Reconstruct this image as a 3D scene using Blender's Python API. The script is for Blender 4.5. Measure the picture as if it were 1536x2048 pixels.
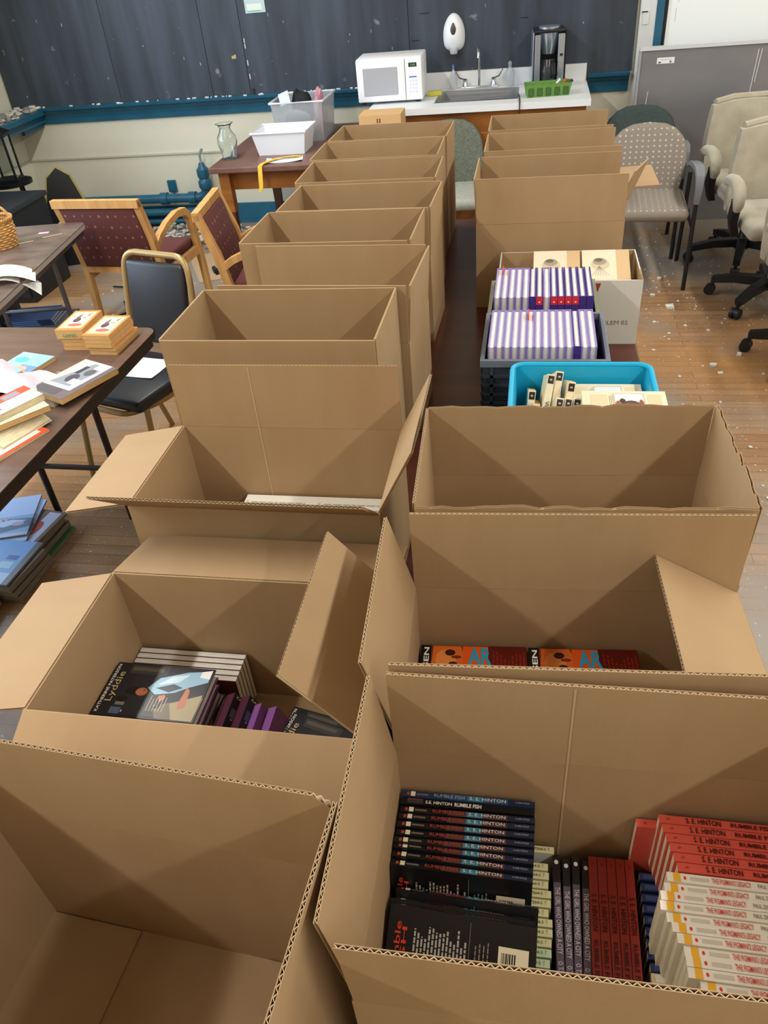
import bpy, bmesh, math, random
from mathutils import Vector, Matrix
random.seed(7)
R = math.radians
for o in list(bpy.data.objects): bpy.data.objects.remove(o)
SC = bpy.context.scene
COL = SC.collection
# ------------------------------------------------------------------ camera
cam_d = bpy.data.cameras.new('camera'); cam = bpy.data.objects.new('camera', cam_d); COL.objects.link(cam)
_fw = Vector((-0.17509, 0.77608, -0.60585)); _rt = Vector((0.98392, 0.16, -0.07939)); _up = _rt.cross(_fw)
_rt.normalize(); _up.normalize(); _fw.normalize()
cam.matrix_world = Matrix(((_rt.x, _up.x, -_fw.x, 0), (_rt.y, _up.y, -_fw.y, 0), (_rt.z, _up.z, -_fw.z, 1.8954), (0, 0, 0, 1)))
cam_d.sensor_fit = 'VERTICAL'; cam_d.sensor_height = 24; cam_d.lens = 24 * 1536 / 2048
cam_d.clip_start = 0.02
SC.camera = cam
# ------------------------------------------------------------------ world, lights, exposure
SC.view_settings.view_transform = 'Standard'; SC.view_settings.look = 'None'
SC.view_settings.gamma = 1; SC.view_settings.use_curve_mapping = False
SC.view_settings.exposure = 0.06
W = bpy.data.worlds.new('world'); SC.world = W; W.use_nodes = True
W.node_tree.nodes['Background'].inputs[0].default_value = (0.62, 0.78, 1.0, 1)
W.node_tree.nodes['Background'].inputs[1].default_value = 1.0
LAMP_Z = 3.12
def area(name, loc, sx, sy, power, color, rot=(0, 0, 0)):
    d = bpy.data.lights.new(name, 'AREA'); d.shape = 'RECTANGLE'; d.size = sx; d.size_y = sy
    d.energy = power; d.color = color
    o = bpy.data.objects.new(name, d); COL.objects.link(o); o.location = loc; o.rotation_euler = rot
    return o
LAMPS = []
for lx in (-2.0, 1.75):
    for ly in (-1.0, 1.6, 4.2):
        LAMPS.append((lx, ly))
        area('tube_light', (lx, ly, LAMP_Z - 0.1), 0.10, 2.4, 56, (1.0, 0.968, 0.92))
area('window_daylight', (-4.32, 3.0, 1.9), 1.5, 3.2, 120, (0.66, 0.82, 1.0), (0, R(-90), 0))

# ------------------------------------------------------------------ materials
def srgb(c):
    if isinstance(c, str):
        c = tuple(int(c[i:i + 2], 16) / 255 for i in (0, 2, 4))
    return tuple((v / 12.92 if v <= 0.04045 else ((v + 0.055) / 1.055) ** 2.4) for v in c) + (1,)
MATS = {}
def mat(name, c, rough=0.6, metal=0.0, noise=None, bump=None, spec=0.5, trans=0.0, ior=1.45, coat=0.0, sheen=0.0):
    """noise = (scale xyz or number, second colour, amount); bump = (scale, strength)"""
    if name in MATS: return MATS[name]
    m = bpy.data.materials.new(name); m.use_nodes = True; MATS[name] = m
    nt = m.node_tree; b = nt.nodes['Principled BSDF']
    b.inputs['Base Color'].default_value = srgb(c); b.inputs['Roughness'].default_value = rough
    b.inputs['Metallic'].default_value = metal; b.inputs['Specular IOR Level'].default_value = spec
    b.inputs['Transmission Weight'].default_value = trans; b.inputs['IOR'].default_value = ior
    b.inputs['Coat Weight'].default_value = coat
    b.inputs['Sheen Weight'].default_value = sheen
    if noise or bump:
        tc = nt.nodes.new('ShaderNodeTexCoord')
    if noise:
        sc, c2, amt = noise[:3]
        mp = nt.nodes.new('ShaderNodeMapping'); nz = nt.nodes.new('ShaderNodeTexNoise')
        if not isinstance(sc, (tuple, list)): sc = (sc, sc, sc)
        mp.inputs['Scale'].default_value = sc; nz.inputs['Scale'].default_value = 1; nz.inputs['Detail'].default_value = 4
        rp = nt.nodes.new('ShaderNodeValToRGB'); rp.color_ramp.elements[0].position = 0.5 - 0.5 * (1 - amt) * 0.5; rp.color_ramp.elements[1].position = 0.72
        rp.color_ramp.elements[0].color = srgb(c); rp.color_ramp.elements[1].color = srgb(c2)
        nt.links.new(tc.outputs['Object'], mp.inputs[0]); nt.links.new(mp.outputs[0], nz.inputs['Vector'])
        nt.links.new(nz.outputs['Fac'], rp.inputs[0]); nt.links.new(rp.outputs[0], b.inputs['Base Color'])
    if bump:
        nb = nt.nodes.new('ShaderNodeTexNoise'); bp = nt.nodes.new('ShaderNodeBump')
        mb_ = nt.nodes.new('ShaderNodeMapping'); s = bump[0]
        if not isinstance(s, (tuple, list)): s = (s, s, s)
        mb_.inputs['Scale'].default_value = s; nb.inputs['Scale'].default_value = 1
        bp.inputs['Strength'].default_value = bump[1]; bp.inputs['Distance'].default_value = 0.002
        nt.links.new(tc.outputs['Object'], mb_.inputs[0]); nt.links.new(mb_.outputs[0], nb.inputs['Vector'])
        nt.links.new(nb.outputs['Fac'], bp.inputs['Height']); nt.links.new(bp.outputs[0], b.inputs['Normal'])
    return m
def flat(c, rough=0.5):
    n = 'flat_' + c + '_%d' % int(rough * 100)
    return mat(n, c, rough)

CARD = mat('cardboard', 'a98d6a', 0.7, noise=((9, 9, 2.5), 'a18461', 0.3), bump=((600, 600, 20), 0.06), spec=0.25)
CARDE = mat('cardboard_edge', 'dcc7a8', 0.8, spec=0.2)
CARDC = mat('cardboard_flute', 'a98256', 0.85, spec=0.1)
PAGE = mat('page_edges', 'e2d6b6', 0.85, noise=((30, 30, 900), 'b9ab88', 0.4), spec=0.2)
PAGEW = mat('page_edges_white', 'eceae2', 0.85, noise=((30, 30, 900), 'cfccc2', 0.4), spec=0.2)
PAGET = mat('page_edges_tan', 'd9b77f', 0.85, noise=((30, 30, 900), 'bd965d', 0.4), spec=0.2)
BLACK = mat('black_plastic', '17181b', 0.45)
BLACKV = mat('black_vinyl', '23252c', 0.38, bump=(300, 0.15))
CHROME = mat('chrome', 'c8ccd2', 0.18, 1.0)
STEEL = mat('brushed_steel', 'a9abb0', 0.34, 0.9, noise=((2, 300, 60), '8d9097', 0.4))
WHITEP = mat('white_plastic', 'eef0f3', 0.4)
TEAL = mat('teal_gloss_paint', '27637c', 0.35, noise=(6, '215670', 0.3), bump=(25, 0.15))
CREAM = mat('cream_wall_paint', 'dcdac6', 0.6, noise=(1.3, 'd2cfba', 0.3), bump=(30, 0.12))
OAK = mat('honey_oak', 'd0a266', 0.45, noise=((30, 30, 3), 'bd8a4e', 0.4))
BURG = mat('burgundy_fabric', '5d2e2c', 0.85, sheen=0.2, bump=(500, 0.3))
BEIGE = mat('beige_fabric', 'aaa28f', 0.9, noise=(9, '98907d', 0.3), sheen=0.2, bump=(500, 0.3))

# ------------------------------------------------------------------ mesh builder
class MB:
    def __init__(s): s.v = []; s.f = []; s.m = []; s.mats = []
    def mi(s, m):
        if m not in s.mats: s.mats.append(m)
        return s.mats.index(m)
    def add(s, vs, fs, m):
        k = len(s.v); s.v += [Vector(p) for p in vs]; i = s.mi(m)
        for f in fs: s.f.append(tuple(a + k for a in f)); s.m.append(i)
    def box(s, x0, y0, z0, x1, y1, z1, m, M=None):
        vs = [Vector(p) for p in ((x0, y0, z0), (x1, y0, z0), (x1, y1, z0), (x0, y1, z0), (x0, y0, z1), (x1, y0, z1), (x1, y1, z1), (x0, y1, z1))]
        if M: vs = [M @ p for p in vs]
        s.add(vs, [(3, 2, 1, 0), (4, 5, 6, 7), (0, 1, 5, 4), (1, 2, 6, 5), (2, 3, 7, 6), (3, 0, 4, 7)], m)
    def cbox(s, c, d, m, M=None):
        s.box(c[0] - d[0] / 2, c[1] - d[1] / 2, c[2] - d[2] / 2, c[0] + d[0] / 2, c[1] + d[1] / 2, c[2] + d[2] / 2, m, M)
    def quad(s, a, b, c, d, m): s.add([a, b, c, d], [(0, 1, 2, 3)], m)
    def poly(s, pts, m): s.add(pts, [tuple(range(len(pts)))], m)
    def rbox(s, x0, y0, z0, x1, y1, z1, r, m, seg=2, M=None):
        bm = bmesh.new(); bmesh.ops.create_cube(bm, size=1)
        for v in bm.verts: v.co = Vector(((x0 + x1) / 2 + v.co.x * (x1 - x0), (y0 + y1) / 2 + v.co.y * (y1 - y0), (z0 + z1) / 2 + v.co.z * (z1 - z0)))
        bmesh.ops.bevel(bm, geom=bm.edges[:], offset=r, segments=seg, profile=0.5, affect='EDGES')
        s.bm(bm, m, M)
    def bm(s, bm, m, M=None):
        bm.verts.index_update()
        vs = [(M @ v.co if M else v.co.copy()) for v in bm.verts]
        s.add(vs, [tuple(v.index for v in f.verts) for f in bm.faces], m); bm.free()
    def tube(s, path, r, m, n=10, closed=False, caps=True):
        """round tube along a path; r number or list"""
        P = [Vector(p) for p in path]; k = len(P); rr = r if isinstance(r, (list, tuple)) else [r] * k
        vs = []; prev = None
        for i, p in enumerate(P):
            t = (P[(i + 1) % k] - P[i - 1]) if (closed or 0 < i < k - 1) else (P[1] - P[0] if i == 0 else P[-1] - P[-2])
            t.normalize()
            if prev is None:
                a = Vector((0, 0, 1)) if abs(t.z) < 0.9 else Vector((1, 0, 0))
                u = t.cross(a).normalized()
            else:
                u = (prev - t * prev.dot(t)); u = u.normalized() if u.length > 1e-6 else t.orthogonal().normalized()
            prev = u; w = t.cross(u)
            for j in range(n):
                q = 2 * math.pi * j / n; vs.append(p + (u * math.cos(q) + w * math.sin(q)) * rr[i])
        fs = []
        for i in range(k if closed else k - 1):
            for j in range(n):
                a = i * n + j; b = i * n + (j + 1) % n; c = ((i + 1) % k) * n + (j + 1) % n; d = ((i + 1) % k) * n + j
                fs.append((a, b, c, d))
        if caps and not closed:
            fs.append(tuple(reversed(range(n)))); fs.append(tuple(range((k - 1) * n, k * n)))
        s.add(vs, fs, m)
    def beam(s, path, side, w, h, m):
        """rectangular bar along path; side = fixed sideways vector, w along side, h across; numbers or lists"""
        P = [Vector(p) for p in path]; k = len(P); S = Vector(side).normalized()
        ww = w if isinstance(w, (list, tuple)) else [w] * k; hh = h if isinstance(h, (list, tuple)) else [h] * k
        vs = []
        for i, p in enumerate(P):
            t = (P[1] - P[0] if i == 0 else P[-1] - P[-2] if i == k - 1 else P[i + 1] - P[i - 1]).normalized()
            u = t.cross(S).normalized()
            for a, b in ((-1, -1), (1, -1), (1, 1), (-1, 1)): vs.append(p + S * a * ww[i] / 2 + u * b * hh[i] / 2)
        fs = [(0, 1, 2, 3), tuple(reversed(range((k - 1) * 4, k * 4)))]
        for i in range(k - 1):
            for j in range(4): fs.append((i * 4 + j, i * 4 + (j + 1) % 4, (i + 1) * 4 + (j + 1) % 4, (i + 1) * 4 + j))
        s.add(vs, fs, m)
    def lathe(s, prof, m, n=20, M=None, cap=True):
        vs = []; k = len(prof)
        for r, z in prof:
            for j in range(n):
                q = 2 * math.pi * j / n; vs.append(Vector((r * math.cos(q), r * math.sin(q), z)))
        if M: vs = [M @ v for v in vs]
        fs = [(i * n + j, i * n + (j + 1) % n, (i + 1) * n + (j + 1) % n, (i + 1) * n + j) for i in range(k - 1) for j in range(n)]
        if cap: fs += [tuple(reversed(range(n))), tuple(range((k - 1) * n, k * n))]
        s.add(vs, fs, m)
    def prism(s, pts, N, m):
        """polygon extruded along vector N"""
        n = len(pts); a = [Vector(p) for p in pts]; N = Vector(N); b = [p + N for p in a]
        s.add(a + b, [tuple(reversed(range(n))), tuple(range(n, 2 * n))] + [(i, (i + 1) % n, n + (i + 1) % n, n + i) for i in range(n)], m)
    def frustum(s, b0, b1, z0, z1, m, t=0.003, open_top=True):
        """open bin: b=(x0,y0,x1,y1) bottom/top rectangles, wall thickness t"""
        def ring(b, z, i): return [(b[0] + i, b[1] + i, z), (b[2] - i, b[1] + i, z), (b[2] - i, b[3] - i, z), (b[0] + i, b[3] - i, z)]
        vs = ring(b0, z0, 0) + ring(b1, z1, 0) + ring(b1, z1, t) + ring(b0, z0 + t, t)
        fs = [(3, 2, 1, 0), (12, 13, 14, 15)]
        for L in range(3):
            for j in range(4): fs.append((L * 4 + j, L * 4 + (j + 1) % 4, L * 4 + 4 + (j + 1) % 4, L * 4 + 4 + j))
        s.add(vs, fs, m)
    def mesh(s, name, smooth=False):
        me = bpy.data.meshes.new(name); me.from_pydata(s.v, [], s.f)
        for m in s.mats: me.materials.append(m)
        me.polygons.foreach_set('material_index', s.m)
        bm = bmesh.new(); bm.from_mesh(me); bmesh.ops.recalc_face_normals(bm, faces=bm.faces); bm.to_mesh(me); bm.free()
        if smooth:
            me.polygons.foreach_set('use_smooth', [True] * len(me.polygons))
            try: me.set_sharp_from_angle(angle=R(40))
            except Exception: pass
        me.update(); return me
    def build(s, name, parent=None, smooth=False):
        return link(name, s.mesh(name, smooth), parent)
def link(name, data, parent=None, M=None):
    o = bpy.data.objects.new(name, data); COL.objects.link(o)
    if parent: o.parent = parent
    if M is not None: o.matrix_local = M
    return o
def tag(o, label, cat, group=None):
    o['label'] = label; o['category'] = cat
    if group: o['group'] = group
    return o
def struct(o): o['kind'] = 'structure'; return o
def thing(name, label, cat, loc=(0, 0, 0), rz=0, group=None, M=None):
    o = bpy.data.objects.new(name, None); COL.objects.link(o)
    if M is not None: o.matrix_world = M
    else: o.location = loc; o.rotation_euler = (0, 0, R(rz))
    o.empty_display_size = 0.1
    return tag(o, label, cat, group)
def copy_tree(o, parent=None):
    c = o.copy(); COL.objects.link(c); c.parent = parent
    for ch in list(o.children): copy_tree(ch, c)
    return c
_txt = {}
def text_mesh(s, m, bold=0.0):
    """flat lettering, unit height, centred; returns mesh and its width"""
    k = (s, m.name, bold)
    if k in _txt: return _txt[k]
    cu = bpy.data.curves.new('lettering', 'FONT'); cu.body = s; cu.size = 1; cu.resolution_u = 2; cu.offset = bold
    o = bpy.data.objects.new('tmp', cu); COL.objects.link(o)
    bpy.context.view_layer.update()
    me = bpy.data.meshes.new_from_object(o); bpy.data.objects.remove(o)
    xs = [v.co.x for v in me.vertices]; ys = [v.co.y for v in me.vertices]
    cx, cy = (min(xs) + max(xs)) / 2, (min(ys) + max(ys)) / 2; h = max(ys) - min(ys)
    for v in me.vertices: v.co = Vector(((v.co.x - cx) / h, (v.co.y - cy) / h, 0))
    me.materials.clear(); me.materials.append(m); me.update()
    _txt[k] = (me, (max(xs) - min(xs)) / h); return _txt[k]
def lettering(s, m, parent, c, xdir, ydir, length, height, bold=0.0, name='lettering'):
    """text centred on c, reading along xdir, letters up along ydir, squeezed into length x height"""
    me, w = text_mesh(s, m, bold)
    X = Vector(xdir).normalized(); Y = Vector(ydir).normalized(); Z = X.cross(Y)
    M = Matrix.Translation(Vector(c)) @ Matrix((X, Y, Z)).transposed().to_4x4() @ Matrix.Diagonal((length / w, height, 1, 1))
    return link(name, me, parent, M)
def basis(X, Y, o):
    X = Vector(X).normalized(); Y = Vector(Y).normalized(); Z = X.cross(Y)
    return Matrix.Translation(Vector(o)) @ Matrix((X, Y, Z)).transposed().to_4x4()

# ================================================================== the room
XL, XR, YB, YF, ZC = -4.17, 3.6, 6.35, -3.0, 3.3
def floor_material():
    m = bpy.data.materials.new('worn_wood_floor'); m.use_nodes = True; nt = m.node_tree; b = nt.nodes['Principled BSDF']
    N = nt.nodes.new; L = nt.links.new
    tc = N('ShaderNodeTexCoord'); br = N('ShaderNodeTexBrick')
    br.inputs['Scale'].default_value = 1; br.inputs['Brick Width'].default_value = 1.3; br.inputs['Row Height'].default_value = 0.058
    br.inputs['Mortar Size'].default_value = 0.0012; br.inputs['Color1'].default_value = srgb('a8835c'); br.inputs['Color2'].default_value = srgb('96714c')
    br.inputs['Mortar'].default_value = srgb('4a3322'); br.offset = 0.37
    L(tc.outputs['Object'], br.inputs['Vector'])
    mp = N('ShaderNodeMapping'); mp.inputs['Scale'].default_value = (2.5, 26, 1); L(tc.outputs['Object'], mp.inputs[0])
    gr = N('ShaderNodeTexNoise'); gr.inputs['Scale'].default_value = 1; gr.inputs['Detail'].default_value = 5; L(mp.outputs[0], gr.inputs['Vector'])
    mx = N('ShaderNodeMix'); mx.data_type = 'RGBA'; mx.blend_type = 'MULTIPLY'; mx.inputs[0].default_value = 0.55
    rp = N('ShaderNodeValToRGB'); rp.color_ramp.elements[0].position = 0.3; rp.color_ramp.elements[0].color = (0.6, 0.57, 0.55, 1); rp.color_ramp.elements[1].position = 0.65
    L(gr.outputs['Fac'], rp.inputs[0]); L(br.outputs['Color'], mx.inputs[6]); L(rp.outputs[0], mx.inputs[7])
    # dusty grey and amber patches
    n2 = N('ShaderNodeTexNoise'); n2.inputs['Scale'].default_value = 1.7; n2.inputs['Detail'].default_value = 6; L(tc.outputs['Object'], n2.inputs['Vector'])
    r2 = N('ShaderNodeValToRGB'); r2.color_ramp.elements[0].position = 0.46; r2.color_ramp.elements[1].position = 0.64; sx = N('ShaderNodeSeparateXYZ'); L(tc.outputs['Object'], sx.inputs[0])
    mr = N('ShaderNodeMapRange'); mr.inputs[1].default_value = 3.9; mr.inputs[2].default_value = 5.4; mr.inputs[3].default_value = 0.0; mr.inputs[4].default_value = 0.13; L(sx.outputs['Y'], mr.inputs[0])
    ad = N('ShaderNodeMath'); L(n2.outputs['Fac'], ad.inputs[0]); L(mr.outputs[0], ad.inputs[1]); L(ad.outputs[0], r2.inputs[0])
    m2 = N('ShaderNodeMix'); m2.data_type = 'RGBA'; L(r2.outputs[0], m2.inputs[0]); L(mx.outputs[2], m2.inputs[6]); m2.inputs[7].default_value = srgb('8b8074')
    n3 = N('ShaderNodeTexNoise'); n3.inputs['Scale'].default_value = 1.1; n3.inputs['Detail'].default_value = 2
    mo = N('ShaderNodeMapping'); mo.inputs['Location'].default_value = (3.7, 1.2, 0); L(tc.outputs['Object'], mo.inputs[0]); L(mo.outputs[0], n3.inputs['Vector'])
    r3 = N('ShaderNodeValToRGB'); r3.color_ramp.elements[0].position = 0.55; r3.color_ramp.elements[1].position = 0.72; r3.color_ramp.elements[1].color = (0.7, 0.7, 0.7, 1); L(n3.outputs['Fac'], r3.inputs[0])
    m3 = N('ShaderNodeMix'); m3.data_type = 'RGBA'; L(r3.outputs[0], m3.inputs[0]); L(m2.outputs[2], m3.inputs[6]); m3.inputs[7].default_value = srgb('b98346')
    # fine plaster specks
    n4 = N('ShaderNodeTexNoise'); n4.inputs['Scale'].default_value = 75; n4.inputs['Detail'].default_value = 2; L(tc.outputs['Object'], n4.inputs['Vector'])
    r4 = N('ShaderNodeValToRGB'); r4.color_ramp.elements[0].position = 0.66; r4.color_ramp.elements[1].position = 0.72; L(n4.outputs['Fac'], r4.inputs[0])
    m4 = N('ShaderNodeMix'); m4.data_type = 'RGBA'; L(r4.outputs[0], m4.inputs[0]); L(m3.outputs[2], m4.inputs[6]); m4.inputs[7].default_value = srgb('b8b0a2')
    L(m4.outputs[2], b.inputs['Base Color']); b.inputs['Roughness'].default_value = 0.38
    bp = N('ShaderNodeBump'); bp.inputs['Strength'].default_value = 0.15; bp.inputs['Distance'].default_value = 0.003; L(br.outputs['Fac'], bp.inputs['Height']); bp.invert = True
    L(bp.outputs[0], b.inputs['Normal'])
    return m
def board_material():
    m = bpy.data.materials.new('old_slate'); m.use_nodes = True; nt = m.node_tree; b = nt.nodes['Principled BSDF']
    N = nt.nodes.new; L = nt.links.new
    tc = N('ShaderNodeTexCoord'); mp = N('ShaderNodeMapping'); mp.inputs['Scale'].default_value = (9, 1, 0.9); L(tc.outputs['Object'], mp.inputs[0])
    nz = N('ShaderNodeTexNoise'); nz.inputs['Scale'].default_value = 1; nz.inputs['Detail'].default_value = 5; L(mp.outputs[0], nz.inputs['Vector'])
    rp = N('ShaderNodeValToRGB'); rp.color_ramp.elements[0].position = 0.35; rp.color_ramp.elements[0].color = srgb('2a303a'); rp.color_ramp.elements[1].position = 0.72; rp.color_ramp.elements[1].color = srgb('404a58')
    L(nz.outputs['Fac'], rp.inputs[0])
    n2 = N('ShaderNodeTexNoise'); n2.inputs['Scale'].default_value = 9; n2.inputs['Detail'].default_value = 7; L(tc.outputs['Object'], n2.inputs['Vector'])
    r2 = N('ShaderNodeValToRGB'); r2.color_ramp.elements[0].position = 0.69; r2.color_ramp.elements[1].position = 0.76; r2.color_ramp.elements[1].color = (0.7, 0.7, 0.7, 1); L(n2.outputs['Fac'], r2.inputs[0])
    mx = N('ShaderNodeMix'); mx.data_type = 'RGBA'; L(r2.outputs[0], mx.inputs[0]); L(rp.outputs[0], mx.inputs[6]); mx.inputs[7].default_value = srgb('8d9298')
    L(mx.outputs[2], b.inputs['Base Color']); b.inputs['Roughness'].default_value = 0.5
    return m
FLOOR = floor_material(); SLATE = board_material()
CEIL = mat('ceiling_paint', 'e9e6dc', 0.8)
m = MB(); m.box(XL, YF, -0.1, XR, YB, 0, FLOOR); struct(m.build('floor'))
m = MB(); m.box(XL, YF, ZC, XR, YB, ZC + 0.1, CEIL); struct(m.build('ceiling'))
m = MB(); m.box(XL - 0.15, YB, 0, XR, YB + 0.15, ZC, CREAM); struct(m.build('wall_back'))
m = MB(); m.box(XR, YF, 0, XR + 0.15, YB + 0.15, ZC, CREAM); struct(m.build('wall_right'))
m = MB(); m.box(XL - 0.15, YF - 0.15, 0, XR + 0.15, YF, ZC, CREAM); struct(m.build('wall_front'))
m = MB()
wy0, wy1, wz0, wz1 = 1.4, 4.6, 1.05, 2.8
m.box(XL - 0.15, YF, 0, XL, wy0, ZC, CREAM); m.box(XL - 0.15, wy1, 0, XL, YB, ZC, CREAM)
m.box(XL - 0.15, wy0, 0, XL, wy1, wz0, CREAM); m.box(XL - 0.15, wy0, wz1, XL, wy1, ZC, CREAM)
struct(m.build('wall_left'))
w = struct(thing('window_1', 'tall teal framed sash window in the left wall', 'window', (XL - 0.08, 3.0, wz0)))
m = MB()
for y in (-1.6, -0.53, 0.53, 1.6): m.box(-0.03, y - 0.035 if y < 1.6 else y - 0.07, 0, 0.03, y + 0.035 if y > -1.6 else y + 0.07, wz1 - wz0, TEAL)
for z in (0, 0.85, 1.68): m.box(-0.03, -1.6, z, 0.03, 1.6, z + 0.07, TEAL)
m.build('window_frame', w)
# teal baseboard and wall mouldings
m = MB(); m.box(XL, YB - 0.025, 0, XR, YB, 0.155, TEAL); m.box(XL, YB - 0.035, 0, XR, YB, 0.03, TEAL); struct(m.build('baseboard_back'))
m = MB(); m.box(XL, YF, 0, XL + 0.025, YB - 0.035, 0.155, TEAL); struct(m.build('baseboard_left'))
m = MB(); m.beam([(XL, YB - 0.005, 0.555), (-0.8, YB - 0.005, 0.555)], (0, 1, 0), 0.016, 0.012, mat('cream_shadow_strip', 'bdbba6', 0.6)); struct(m.build('trim_1'))
m = MB(); m.box(XL, 4.9, 0.55, XL + 0.01, YB, 0.561, MATS['cream_shadow_strip']); struct(m.build('trim_2'))
# white casing and teal strip right of the board
m = MB(); m.box(0.672, YB - 0.03, 0.155, 0.775, YB, 2.3, mat('white_casing', 'd8dcdd', 0.5, noise=(4, 'c6c8c4', 0.3)))
m.box(0.69, YB - 0.036, 1.22, 0.73, YB - 0.03, 1.30, MATS['white_casing']); m.box(0.683, YB - 0.04, 1.29, 0.72, YB - 0.03, 1.296, BLACK); struct(m.build('trim_3'))
m = MB(); m.box(0.775, YB - 0.035, 0.155, 0.825, YB, 2.3, TEAL); m.box(0.825, YB - 0.02, 0.155, 0.845, YB, 2.3, BLACK); struct(m.build('trim_4'))
# window sill ledge at the far left with fallen plaster on it
sill = thing('window_sill', 'teal painted ledge on the left wall under plaster debris', 'ledge', (XL, 5.5, 0.9)); struct(sill); sill.name = 'trim_5'
m = MB(); m.box(0, -0.9, 0, 0.30, 0.845, 0.035, TEAL); m.box(0, -0.9, -0.06, 0.26, 0.845, 0, TEAL); m.box(0.2, 0.55, -0.1, 0.23, 0.845, -0.06, TEAL); m.build('ledge_board', sill)

# chalkboard
PAPER = mat('white_paper', 'eef0f0', 0.7)
cb = thing('chalkboard', 'long black slate chalkboard with teal chalk rail across the back wall', 'chalkboard', (-1.75, YB, 0.95))
x0s = [-4.16, -3.2, -2.435, -2.135, -0.9, 0.655]
for a, b_ in zip(x0s[:-1], x0s[1:]):
    m = MB(); m.box(a + 1.75 + 0.002, -0.022, 0, b_ + 1.75 - 0.002, -0.001, 1.3, SLATE); m.build('slate_panel', cb)
m = MB()
prof = [(-0.001, -0.13), (-0.018, -0.125), (-0.022, -0.09), (-0.032, -0.06), (-0.05, -0.045), (-0.058, -0.03), (-0.085, -0.02), (-0.09, -0.003), (-0.001, 0.0)]
m.prism([(-2.4, y, z) for y, z in prof], (2.97, 0, 0), TEAL); m.build('chalk_rail', cb)
m = MB(); m.prism([(2.11, y, z) for y, z in prof], (0.28, 0, 0), TEAL)
m.build('chalk_rail', cb)
m = MB()
rr = random.Random(3)
for i in range(42):
    x = rr.uniform(-2.3, 0.5); m.cbox((x, -0.05 + rr.uniform(-0.02, 0.02), 0.002), (rr.uniform(0.004, 0.03), 0.008, 0.006), PAPER)
o = m.build('chalk_crumbs', cb); o['kind'] = 'stuff'
m = MB()
for i in range(46):
    x = rr.uniform(-2.35, 2.35); z = rr.uniform(0.03, 0.75); m.box(x, -0.0232, z, x + rr.uniform(0.002, 0.006), -0.022, z + rr.choice((0.003, 0.006, 0.012, 0.02)), flat('a9adb2'))
for z in (0.1, 0.19, 0.3, 0.33):
    m.box(-0.375, -0.0232, z, -0.368, -0.022, z + 0.035, flat('c9ccd0'))
m.box(-0.368, -0.028, 0.0, -0.35, -0.022, 0.035, BLACK)
o = m.build('chalk_mark', cb); o['kind'] = 'stuff'
m = MB()
for x, z, l in ((0.93, 0.43, 0.07), (1.63, 0.36, 0.05), (1.62, 0.49, 0.05), (0.86, 0.27, 0.06)):
    m.box(x, -0.026, z, x + l, -0.022, z + 0.004, BLACK)
m.build('hook_pin', cb)
m = MB(); m.box(-0.075, -0.004, -0.045, 0.075, 0.0, 0.05, mat('clear_pouch', 'b9cdd0', 0.2)); m.box(-0.06, -0.0046, -0.03, 0.05, -0.004, 0.01, flat('d8e4dc', 0.3)); m.box(-0.06, -0.005, -0.035, 0.04, -0.004, -0.03, flat('6fb08a'))
o = m.build('plastic_pouch'); o.location = (-2.0, YB - 0.023, 1.51); tag(o, 'small clear plastic pouch pinned to the chalkboard', 'pouch')
m = MB(); m.cbox((0, 0, 0), (0.034, 0.003, 0.02), flat('b8a070')); m.cbox((0.01, -0.001, 0.012), (0.012, 0.003, 0.008), flat('c8b88a'))
o = m.build('tape_scrap'); o.location = (-2.22, YB - 0.0245, 1.20); tag(o, 'tan scrap of tape stuck on the chalkboard', 'tape')
# whiteboard right of the casing
wb = thing('whiteboard', 'large glossy whiteboard on the wall right of the teal strip', 'whiteboard', (1.7, YB, 1.0))
m = MB(); m.box(-0.85, -0.02, 0, 0.9, -0.001, 1.3, mat('white_enamel', 'eef2f1', 0.25)); m.build('board', wb)
m = MB(); m.box(-0.85, -0.026, 0, -0.838, -0.02, 1.3, flat('dfe3e2')); m.box(-0.85, -0.03, -0.02, 0.9, -0.001, 0, flat('c5c9c9'));  m.build('frame', wb)
m = MB(); m.box(-0.80, -0.021, 0.22, -0.797, -0.02, 0.3, flat('b9bfbf')); m.box(-0.79, -0.021, 0.33, -0.787, -0.02, 0.37, flat('b9bfbf')); m.build('scratch', wb)
# leaning steel-faced panel
pn = thing('steel_faced_board', 'tall brushed steel faced board standing behind the chairs', 'board', (1.42, 6.06, 0))
sm = mat('galvanised_sheet', '918f90', 0.30, 0.35, noise=((1.2, 1, 3), '7b7a7e', 0.3), bump=(6, 0.15))
m = MB(); m.box(-0.75, -0.02, 0, 0.9, 0.0, 1.115, sm); m.build('sheet', pn)
m = MB(); m.box(-0.755, -0.03, 1.10, 0.9, 0.006, 1.122, flat('c9cbcd', 0.3)); m.box(-0.757, -0.026, 0, -0.742, 0.004, 1.1, flat('9a9da0', 0.3)); m.build('edge_trim', pn)
m = MB(); m.box(-0.64, -0.0225, 1.02, -0.53, -0.02, 1.055, flat('e4e4e2')); m.build('sticker', pn)
m = MB(); m.box(-0.63, -0.0232, 1.024, -0.615, -0.0225, 1.032, flat('444444')); m.box(-0.56, -0.0232, 1.024, -0.548, -0.0225, 1.036, flat('777777')); m.box(-0.62, -0.0232, 1.042, -0.55, -0.0225, 1.044, flat('999999')); m.build('sticker_print', pn)
m = MB()
for dx, z0, z1 in ((-0.02, 0.75, 1.07), (0.0, 0.88, 1.07), (-0.68, 0.7, 0.86), (-0.015, 0.66, 0.8)): m.tube([(dx - 0.255 + 0.26, -0.021, z1), (dx - 0.262 + 0.26, -0.022, (z0 + z1) / 2), (dx - 0.268 + 0.26, -0.021, z0)], 0.003, flat('c6c8ca'), 5)
m.build('paint_drip', pn)

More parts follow.
